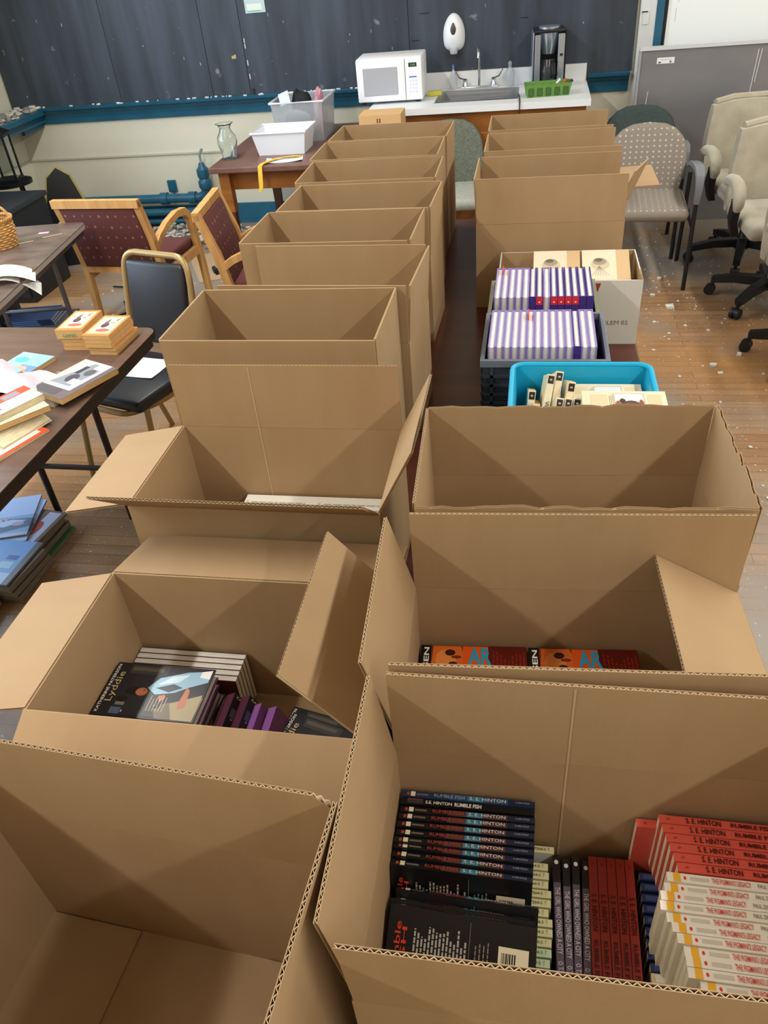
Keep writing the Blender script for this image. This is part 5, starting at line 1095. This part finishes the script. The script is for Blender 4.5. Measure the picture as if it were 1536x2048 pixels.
# coffee maker
cm_ = thing('coffee_maker', 'tall black and silver coffee maker at the right end of the counter', 'coffee maker', (0.075, 6.175, CZ + 0.0005), 4)
SILV = mat('silver_panel', 'b9c3d2', 0.22, 0.8)
m = MB(); m.rbox(-0.10, -0.11, 0, 0.10, 0.11, 0.035, 0.008, BLACK, 2); m.build('base', cm_)
m = MB(); m.rbox(-0.10, 0.03, 0.0352, 0.10, 0.11, 0.33, 0.008, BLACK, 2); m.build('rear_body', cm_)
m = MB(); m.rbox(-0.112, -0.09, 0.0, -0.1005, 0.10, 0.335, 0.004, SILV, 1); m.build('side_panel', cm_)
m = MB(); m.rbox(0.1005, -0.09, 0.0, 0.112, 0.10, 0.335, 0.004, BLACK, 1); m.build('side_panel', cm_)
m = MB(); m.lathe([(0.045, 0.20), (0.075, 0.30), (0.08, 0.325)], SILV, 18, Matrix.Translation((0, -0.02, 0))); m.build('filter_basket', cm_, True)
m = MB(); m.rbox(-0.10, -0.10, 0.326, 0.10, 0.11, 0.345, 0.006, BLACK, 2); m.lathe([(0.07, 0.345), (0.07, 0.357), (0.06, 0.362)], SILV, 20, Matrix.Translation((0, -0.01, 0))); m.build('lid', cm_, True)
m = MB(); m.lathe([(0.05, 0.036), (0.066, 0.05), (0.07, 0.10), (0.055, 0.15), (0.05, 0.17)], mat('dark_glass_carafe', '3a3c40', 0.08), 20, Matrix.Translation((0, -0.035, 0))); cf = m.build('carafe', cm_, True)
m = MB(); m.beam([(0.02, -0.09, 0.16), (0.03, -0.125, 0.15), (0.035, -0.13, 0.09), (0.02, -0.10, 0.065)], (1, 0, 0), 0.018, 0.012, BLACK); m.build('carafe_handle', cf, True)
m = MB(); m.rbox(0.055, -0.115, 0.036, 0.098, -0.09, 0.32, 0.005, SILV, 1); m.build('front_column', cm_)
m = MB(); m.rbox(-0.098, -0.115, 0.036, -0.06, -0.09, 0.32, 0.005, SILV, 1); m.build('front_column', cm_)
m = MB(); m.box(0.068, -0.117, 0.19, 0.086, -0.1152, 0.205, BLACK); m.build('switch', cm_)
# dish tray, sponge, bottles
GRN = mat('green_plastic', '5f8a3c', 0.45)
tr = thing('cutlery_tray', 'green plastic cutlery tray right of the sink', 'tray', (0.075, 5.835, CZ + 0.0005), 6)
m = MB(); m.frustum((-0.135, -0.06, 0.135, 0.06), (-0.15, -0.07, 0.15, 0.07), 0, 0.075, GRN, 0.004); m.build('tray_wall', tr)
for k in range(4):
    x = -0.085 + k * 0.058; m = MB(); m.box(x - 0.002, -0.058, 0.005, x + 0.002, 0.058, 0.062, GRN); m.build('divider', tr)
for k in range(5):
    x = -0.112 + k * 0.056; m = MB(); m.rbox(x - 0.017, -0.0695, 0.008, x + 0.017, -0.0640, 0.055, 0.004, mat('dark_green_slot', '3c5a28', 0.5), 1); m.build('front_slot', tr)
for i, (x, c, lab, a) in enumerate(((0.09, 'b8483a', 'red handled utensil in the green tray', 20), (0.12, '2a2a2c', 'black handled utensil in the green tray', -15), (0.05, 'd8dadd', 'steel spoon in the green tray', 30))):
    m = MB(); m.tube([(0, 0, 0), (0.05 * math.cos(R(a)), 0.05 * math.sin(R(a)), 0.05), (0.075 * math.cos(R(a)), 0.075 * math.sin(R(a)), 0.072)], [0.006, 0.007, 0.01], flat(c), 8); o = m.build('utensil', None, True); o.location = (0.04 + x, 5.83, CZ + 0.012); tag(o, lab, 'utensil')
m = MB(); m.rbox(-0.05, -0.03, 0, 0.05, 0.03, 0.028, 0.006, mat('yellow_sponge', 'd9d45a', 0.9, bump=(200, 0.6)), 2); o = m.build('sponge', None, True); o.location = (-0.70, 6.06, CZ + 0.0005); o.rotation_euler = (0, 0, R(4)); tag(o, 'yellow sponge at the left corner of the sink', 'sponge')
def bottle(label, loc, mt, s, capm):
    b_ = thing('soap_bottle', label, 'bottle', loc)
    m = MB(); m.lathe([(0.026 * s, 0), (0.030 * s, 0.01), (0.030 * s, 0.08), (0.022 * s, 0.10), (0.010 * s, 0.115), (0.010 * s, 0.13)], mt, 14); m.build('bottle_body', b_, True)
    m = MB(); m.lathe([(0.012 * s, 0.1305), (0.012 * s, 0.148), (0.005 * s, 0.155)], capm, 10); m.build('cap', b_, True)
bottle('clear bottle with a blue cap behind the left faucet handle', (-0.585, 6.262, CZ + 0.0005), CLEAR, 0.8, flat('4a6fb0'))
bottle('clear plastic bottle right of the faucet', (-0.185, 6.258, CZ + 0.0005), CLEAR, 1.1, CLEAR)
m = MB(); m.tube([(-0.115, 5.90, CZ + 0.006), (-0.105, 5.75, CZ + 0.006), (-0.10, 5.620, CZ + 0.008), (-0.10, 5.608, CZ - 0.02), (-0.10, 5.605, CZ - 0.18)], 0.004, BLACK, 6); tag(m.build('extension_cord', None, True), 'black cord hanging over the counter front beside the tray', 'cord')
# tan carton by the cabinet
o = thing('tan_carton', 'small tan carton with dark slot standing on a stool by the cabinet', 'carton', (-0.965, 5.38, 0.70)); 
m = MB(); m.box(-0.135, -0.10, 0, 0.135, 0.10, 0.245, mat('pale_cardboard', 'd0a874', 0.75)); m.build('carton_wall', o)
m = MB(); m.box(-0.02, -0.1012, 0.20, -0.012, -0.1, 0.225, flat('6a4f34')); m.box(-0.004, -0.1012, 0.20, 0.004, -0.1, 0.225, flat('6a4f34')); m.build('slot', o)
st = thing('wooden_stool', 'plain wooden stool carrying the tan carton', 'stool', (-0.965, 5.38, 0))
m = MB(); m.rbox(-0.15, -0.12, 0.67, 0.15, 0.12, 0.6995, 0.006, OAKD, 1); m.build('seat', st)
for X in (-0.12, 0.12):
    for Y in (-0.09, 0.09): m = MB(); m.beam([(X * 1.1, Y * 1.1, 0), (X, Y, 0.669)], (1, 0, 0), 0.03, 0.03, OAKD); m.build('leg', st)

# ================================================================== left corner: basket, lantern, cabinet and clutter
WICK = mat('wicker', 'c79a5c', 0.7, noise=(60, 'a87a40', 0.4))
bk = thing('wicker_basket', 'round wicker basket with a handle on the grey-brown table', 'basket', (-2.665, 3.575, TZ))
for k in range(11):
    z = 0.006 + k * 0.0115; r = 0.075 + 0.012 * math.sin(k / 10 * 2.2); m = MB()
    m.tube([((r + 0.0025 * (-1) ** (i + k)) * Vector((math.cos(2 * math.pi * i / 28), math.sin(2 * math.pi * i / 28), 0)) + Vector((0, 0, z))) for i in range(28)], 0.0062, WICK, 5, closed=True); m.build('woven_ring', bk, True)
m = MB()
for i in range(40):
    a = 2 * math.pi * i / 40; m.tube([(0.088 * math.cos(a), 0.088 * math.sin(a), 0.128), (0.093 * math.cos(a + 0.16), 0.093 * math.sin(a + 0.16), 0.142), (0.084 * math.cos(a + 0.32), 0.084 * math.sin(a + 0.32), 0.136)], 0.006, WICK, 5)
m.build('braided_rim', bk, True)
m = MB(); m.lathe([(0.0, 0.001), (0.074, 0.001), (0.074, 0.005), (0.0, 0.005)], WICK, 20, cap=False); m.build('basket_bottom', bk)
m = MB(); m.tube([(0.086 * math.cos(R(t)) * 1.0, 0.02, 0.13 + 0.075 * math.sin(R(t))) for t in range(0, 181, 15)], 0.007, WICK, 6); m.build('handle', bk, True)
sheet('pink paper slip lying beside the wicker basket', (-2.545, 3.78, TZ + 0.001), 10, 0.055, 0.028, mat('pink_paper', 'e3a8bc', 0.6), 0.0)
for x, y, rz, i in ((-2.46, 3.72, -25, 0), (-2.57, 3.62, -28, 1)):
    m = MB(); m.beam([(-0.05, 0, 0.0025), (0.05, 0, 0.0025)], (0, 1, 0), 0.007, 0.004, flat('b9a58a')); o = m.build('wooden_stick'); o.location = (x, y, TZ + 0.0005); o.rotation_euler = (0, 0, R(60 + rz)); tag(o, 'thin pale stick lying on the grey-brown table %s' % ('far corner' if i == 0 else 'near the basket'), 'stick')
# folded leaflet hanging over the table edge
lf = thing('folded_leaflet', 'folded cream leaflet with orange print at the edge of the grey-brown table', 'leaflet', (-2.36, 3.12, TZ + 0.012), 30)
m = MB(); n = 10
def leaf(z0, droop, w_, h_, mt):
    vs = []; fs = []
    for i in range(n + 1):
        u = i / n
        for j in range(2): vs.append(((u - 0.5) * w_, (j - 0.5) * h_, z0 - droop * max(0, u - 0.35) ** 2 + 0.012 * math.sin(u * 3)))
    k = len(vs); vs += [(a, b_, c - 0.0012) for a, b_, c in vs]
    for i in range(n): fs += [(2 * i, 2 * i + 2, 2 * i + 3, 2 * i + 1), (k + 2 * i + 1, k + 2 * i + 3, k + 2 * i + 2, k + 2 * i)]
    fs += [(0, 1, k + 1, k), (2 * n + 1, 2 * n, k + 2 * n, k + 2 * n + 1)]
    m.add(vs, fs, mt)
leaf(0.02, 0.10, 0.24, 0.17, mat('cream_leaflet', 'e6e4d0', 0.6)); m.build('upper_sheet', lf, True)
m = MB(); leaf(0.006, 0.22, 0.25, 0.18, PAPER); m.build('lower_sheet', lf, True)
lettering('JUST SO', flat('d88a62'), lf, (-0.03, -0.02, 0.0335), (1, 0.1, 0), (-0.1, 1, 0), 0.12, 0.016)
# black cabinet, wooden speaker, lantern
kb = thing('black_cabinet', 'low black cabinet in the corner behind the grey-brown table', 'cabinet', (-3.62, 4.90, 0))
m = MB(); m.rbox(-0.26, -0.25, 0, 0.26, 0.25, 0.58, 0.008, mat('black_satin', '1c1e22', 0.4), 2); m.build('body', kb)
m = MB(); m.rbox(-0.275, -0.265, 0.5805, 0.275, 0.265, 0.615, 0.008, mat('black_top', '2a2d33', 0.35), 2); m.build('top', kb)
for sx in (-1, 1):
    m = MB(); m.rbox(sx * 0.125 - 0.115, -0.264, 0.04, sx * 0.125 + 0.115, -0.2505, 0.55, 0.004, MATS['black_satin'], 1); d = m.build('door', kb)
    m = MB(); m.lathe([(0.006, 0), (0.012, 0.012), (0.008, 0.018)], CHROME, 8, Matrix.Translation((sx * 0.03, -0.264, 0.4)) @ Matrix.Rotation(R(90), 4, 'X')); m.build('knob', d, True)
sp = thing('wooden_speaker', 'brown wooden speaker box on the black cabinet', 'speaker', (-3.70, 4.87, 0.6155))
m = MB(); m.rbox(-0.11, -0.12, 0, 0.11, 0.12, 0.31, 0.006, mat('brown_veneer', '6b4128', 0.45, noise=((20, 20, 3), '55311d', 0.4)), 1); m.build('cabinet', sp)
m = MB(); m.rbox(-0.095, -0.128, 0.015, 0.095, -0.1205, 0.295, 0.004, BLACK, 1); m.build('grille', sp)
LANT = mat('black_iron', '15161a', 0.4, 0.4)
ln = thing('lantern', 'black iron lantern with glass panes standing near the corner', 'lantern', (-3.77, 5.42, 0.62), 15)
m = MB(); m.box(-0.08, -0.08, 0, 0.08, 0.08, 0.022, LANT); m.build('base', ln)
for X in (-0.07, 0.07):
    for Y in (-0.07, 0.07): m = MB(); m.box(X - 0.007, Y - 0.007, 0.022, X + 0.007, Y + 0.007, 0.30, LANT); m.build('corner_post', ln)
for a in range(4):
    m = MB(); M = Matrix.Rotation(R(90 * a), 4, 'Z'); m.box(-0.062, -0.0715, 0.024, 0.062, -0.0695, 0.298, GLASS, M); m.build('pane', ln)
m = MB(); m.box(-0.085, -0.085, 0.30, 0.085, 0.085, 0.318, LANT); m.add([(-0.085, -0.085, 0.318), (0.085, -0.085, 0.318), (0.085, 0.085, 0.318), (-0.085, 0.085, 0.318), (0, 0, 0.385)], [(0, 1, 4), (1, 2, 4), (2, 3, 4), (3, 0, 4)], LANT); m.build('roof', ln)
pd = thing('plant_stand', 'slim black stand carrying the iron lantern', 'stand', (-3.77, 5.42, 0))
m = MB(); m.lathe([(0.15, 0.597), (0.15, 0.6195)], LANT, 24); m.build('top_plate', pd)
for k in range(3):
    a = R(90 + 120 * k); m = MB(); m.tube([(0.12 * math.cos(a), 0.12 * math.sin(a), 0.598), (0.16 * math.cos(a), 0.16 * math.sin(a), 0.0)], 0.01, LANT, 8); m.build('leg', pd, True)
# folded black and yellow board leaning in the corner, blue-grey tub
gb = thing('folded_umbrella_board', 'tall black board with rounded top and yellow edge leaning by the cabinet', 'board', (-3.40, 5.42, 0), 20)
gb.name = 'leaning_board'
m = MB(); pts_b = [(-0.16, 0), (0.16, 0), (0.13, 0.45), (0.08, 0.62), (0.0, 0.68), (-0.08, 0.62), (-0.13, 0.45)]
m.prism([(x, -0.012 + z * 0.12, z) for x, z in pts_b], (0, 0.02, 0), BLACK); m.build('board', gb)
m = MB(); m.tube([(x, 0.001 + z * 0.12, z) for x, z in pts_b[1:]] + [(-0.16, 0.001, 0.0)], 0.011, mat('yellow_edging', '8c7a2e', 0.5), 6); m.build('edging', gb, True)
m = MB(); m.box(-0.085, -0.016, 0.03, -0.073, -0.0125, 0.12, PAPER); o = m.build('white_tag', gb); o.location = (0, 0, 0.2); o.location.y = 0.026
tb2 = thing('grey_tub', 'blue-grey plastic tub with lid on the floor behind the burgundy chair', 'tub', (-3.50, 5.85, 0))
m = MB(); m.lathe([(0.13, 0), (0.15, 0.20), (0.155, 0.22)], mat('blue_grey_plastic', '7d8794', 0.45), 24); m.build('tub_wall', tb2, True)
m = MB(); m.lathe([(0.16, 0.2205), (0.16, 0.235), (0.14, 0.242)], mat('blue_grey_lid', '8d98a6', 0.4), 24); m.build('lid', tb2, True)
m = MB(); m.tube([(-0.13, -0.02, 0.245), (-0.06, -0.05, 0.252), (0.06, -0.02, 0.252), (0.12, 0.03, 0.247)], 0.006, WHITEP, 6); m.build('lid_strap', tb2, True)
# dark boxes and folders under the grey-brown table
for i, (x, y, z, w_, d_, h_, rz, c, lab) in enumerate(((-2.92, 4.05, 0, 0.34, 0.26, 0.13, 8, '34373c', 'dark grey file box on the floor under the table'), (-2.98, 3.62, 0, 0.36, 0.28, 0.10, -6, '26282d', 'black file box on the floor nearer the folding table'), (-3.22, 4.02, 0, 0.2, 0.26, 0.42, 4, '17181c', 'tall black box standing under the grey-brown table'))):
    t = thing('file_box', lab, 'box', (x, y, z), rz)
    m = MB(); m.box(-w_ / 2, -d_ / 2, 0, w_ / 2, d_ / 2, h_, mat('file_' + c, c, 0.5)); m.build('box_body', t)
    m = MB(); m.box(-w_ / 2 - 0.004, -d_ / 2 - 0.004, h_ + 0.0003, w_ / 2 + 0.004, d_ / 2 + 0.004, h_ + 0.012, mat('lid_' + c, '3f4348', 0.4)); m.build('lid', t)
book_kind('navy_folder', 0.22, 0.29, 0.012, '2a3a5a', mat('folder_pages', '9a9ea6', 0.7)); prints('navy_folder', 'spine', [(rect(0.1, 0.2, 0.7, 0.8), '5b7fb4')], 'spine_print')
for i in range(3): put('navy_folder', flatM(-2.80 - 0.006 * i, 3.96, 0.1426 + 0.0123 * i, 98 + i, 'up'), 'navy folder on the dark grey file box, %s from the bottom' % ORD[i], 'navy folders on the file box', 'folder', 'folder')
for i in range(3): put('navy_folder', flatM(-2.86 - 0.006 * i, 3.52, 0.1126 + 0.0123 * i, 92 - i, 'up'), 'navy folder on the black file box, %s from the bottom' % ORD[i], 'navy folders on the black file box', 'folder', 'folder')
# cables by the table leg
for i, pth in enumerate(([(-2.66, 4.35, 0.01), (-2.58, 4.45, 0.012), (-2.68, 4.6, 0.02), (-2.55, 4.72, 0.012), (-2.7, 4.85, 0.02), (-2.9, 4.9, 0.012)], [(-2.2, 5.1, 0.012), (-2.1, 5.25, 0.02), (-1.95, 5.3, 0.012), (-1.85, 5.2, 0.012)])):
    m = MB(); m.tube(pth, 0.006, BLACK, 6); tag(m.build('power_cable', None, True), ['black cable curling on the floor behind the grey-brown table', 'black cable crossing the loose cardboard on the floor'][i], 'cable')
m = MB(); m.box(-0.22, -0.30, 0, 0.22, 0.30, 0.005, mat('floor_cardboard', 'b39675', 0.8)); o = m.build('cardboard_sheet'); o.location = (-2.22, 5.33, 0.0005); o.rotation_euler = (0, 0, R(28)); tag(o, 'flat tan cardboard sheet lying on the floor between the wooden chairs', 'cardboard')
bs = thing('black_case', 'small black case with pale top on the floor cardboard', 'case', (-2.17, 5.20, 0.006), 30)
m = MB(); m.rbox(-0.085, -0.045, 0, 0.085, 0.045, 0.032, 0.01, BLACK, 2); m.build('case_body', bs, True)
m = MB(); m.rbox(-0.06, -0.026, 0.0322, 0.06, 0.026, 0.035, 0.001, flat('8a9094'), 1); m.build('case_window', bs)

# ================================================================== fallen plaster
PLAS = mat('plaster', 'd9d6cc', 0.9, noise=(20, 'bdb9ae', 0.4)); PLAG = mat('grey_rubble', '9b978e', 0.9, noise=(20, '6f6a62', 0.4))
def shard(m, c, s_, rg_, mt):
    n = rg_.choice((4, 5, 6)); a0 = rg_.uniform(0, 6); pts = []
    for k in range(n):
        a = a0 + 2 * math.pi * k / n; r = s_ * rg_.uniform(0.55, 1.0); pts.append((c[0] + r * math.cos(a), c[1] + r * math.sin(a), c[2]))
    m.prism(pts, (rg_.uniform(-0.1, 0.1) * s_, rg_.uniform(-0.1, 0.1) * s_, s_ * rg_.uniform(0.25, 0.6)), mt)
rc = random.Random(21)
chips = [(0.807, 4.455, 0.035), (0.733, 4.629, 0.02), (0.926, 3.721, 0.022), (0.948, 3.64, 0.022), (1.074, 3.843, 0.018), (0.955, 2.967, 0.012), (0.66, 4.70, 0.016), (0.62, 4.52, 0.013), (0.76, 4.1, 0.012), (0.70, 4.25, 0.012), (0.86, 4.2, 0.013), (0.97, 4.13, 0.014), (0.58, 4.35, 0.012), (0.66, 3.9, 0.012), (0.75, 3.6, 0.011), (0.9, 3.35, 0.012), (0.60, 3.3, 0.010), (0.85, 3.1, 0.010), (0.95, 2.6, 0.012), (0.8, 4.9, 0.02), (0.68, 5.05, 0.02), (0.6, 4.95, 0.016)]
for i, (x, y, s_) in enumerate(chips):
    m = MB(); shard(m, (0, 0, 0), s_, rc, PLAS); o = m.build('plaster_chip'); o.location = (x, y, 0.0003)
    tag(o, 'largest white plaster flake on the floor in front of the taupe chair' if i == 0 else 'small white plaster chip on the wooden floor right of the cartons', 'chip', None if i == 0 else 'plaster chips on the floor by the chairs')
for i in range(14):
    x, y = rc.uniform(-2.75, -2.2), rc.uniform(4.3, 5.0); m = MB(); shard(m, (0, 0, 0), rc.uniform(0.012, 0.026), rc, PLAS); o = m.build('plaster_chip'); o.location = (x, y, 0.0003); tag(o, 'white plaster chip on the floor under the burgundy armchair', 'chip', 'plaster chips under the burgundy armchair')
m = MB()
for i in range(420):
    x, y = rc.uniform(0.4, 1.6), rc.uniform(2.4, 5.9)
    if rc.random() < 0.4: y = rc.uniform(4.2, 5.6)
    shard(m, (x, y, 0.0002), rc.choice((0.003, 0.004, 0.006, 0.008)), rc, PLAS)
for i in range(160): shard(m, (rc.uniform(-3.2, -1.2), rc.uniform(3.9, 6.2), 0.0002), rc.choice((0.004, 0.006, 0.01)), rc, PLAS)
for i in range(40): shard(m, (rc.uniform(-1.75, -1.0), rc.uniform(1.8, 3.4), 0.0002), rc.choice((0.003, 0.004, 0.005)), rc, PLAS)
o = m.build('plaster_dust'); o['kind'] = 'stuff'; tag(o, 'fine white plaster crumbs scattered over the wooden floor', 'debris')
m = MB()
for i in range(520):
    x = rc.gauss(-2.75, 0.28); y = min(6.22, rc.gauss(5.98, 0.16)); h_ = max(0, 0.08 - 0.12 * abs(x + 2.75)) * rc.random()
    if y > 6.2 or x < -3.3: continue
    shard(m, (x, y, h_ * 0.8 + 0.0005), rc.uniform(0.008, 0.03), rc, PLAS if rc.random() < 0.55 else PLAG)
o = m.build('plaster_rubble'); o['kind'] = 'stuff'; tag(o, 'heap of grey and white plaster rubble below the heating pipes', 'rubble')
m = MB()
for i in range(150): shard(m, (XL + rc.uniform(0.03, 0.27), rc.uniform(5.3, 6.32), 0.9355 + rc.random() * 0.02), rc.uniform(0.01, 0.035), rc, PLAS if rc.random() < 0.6 else PLAG)
o = m.build('ledge_rubble'); o['kind'] = 'stuff'; tag(o, 'broken plaster lying on the teal ledge in the left corner', 'rubble')
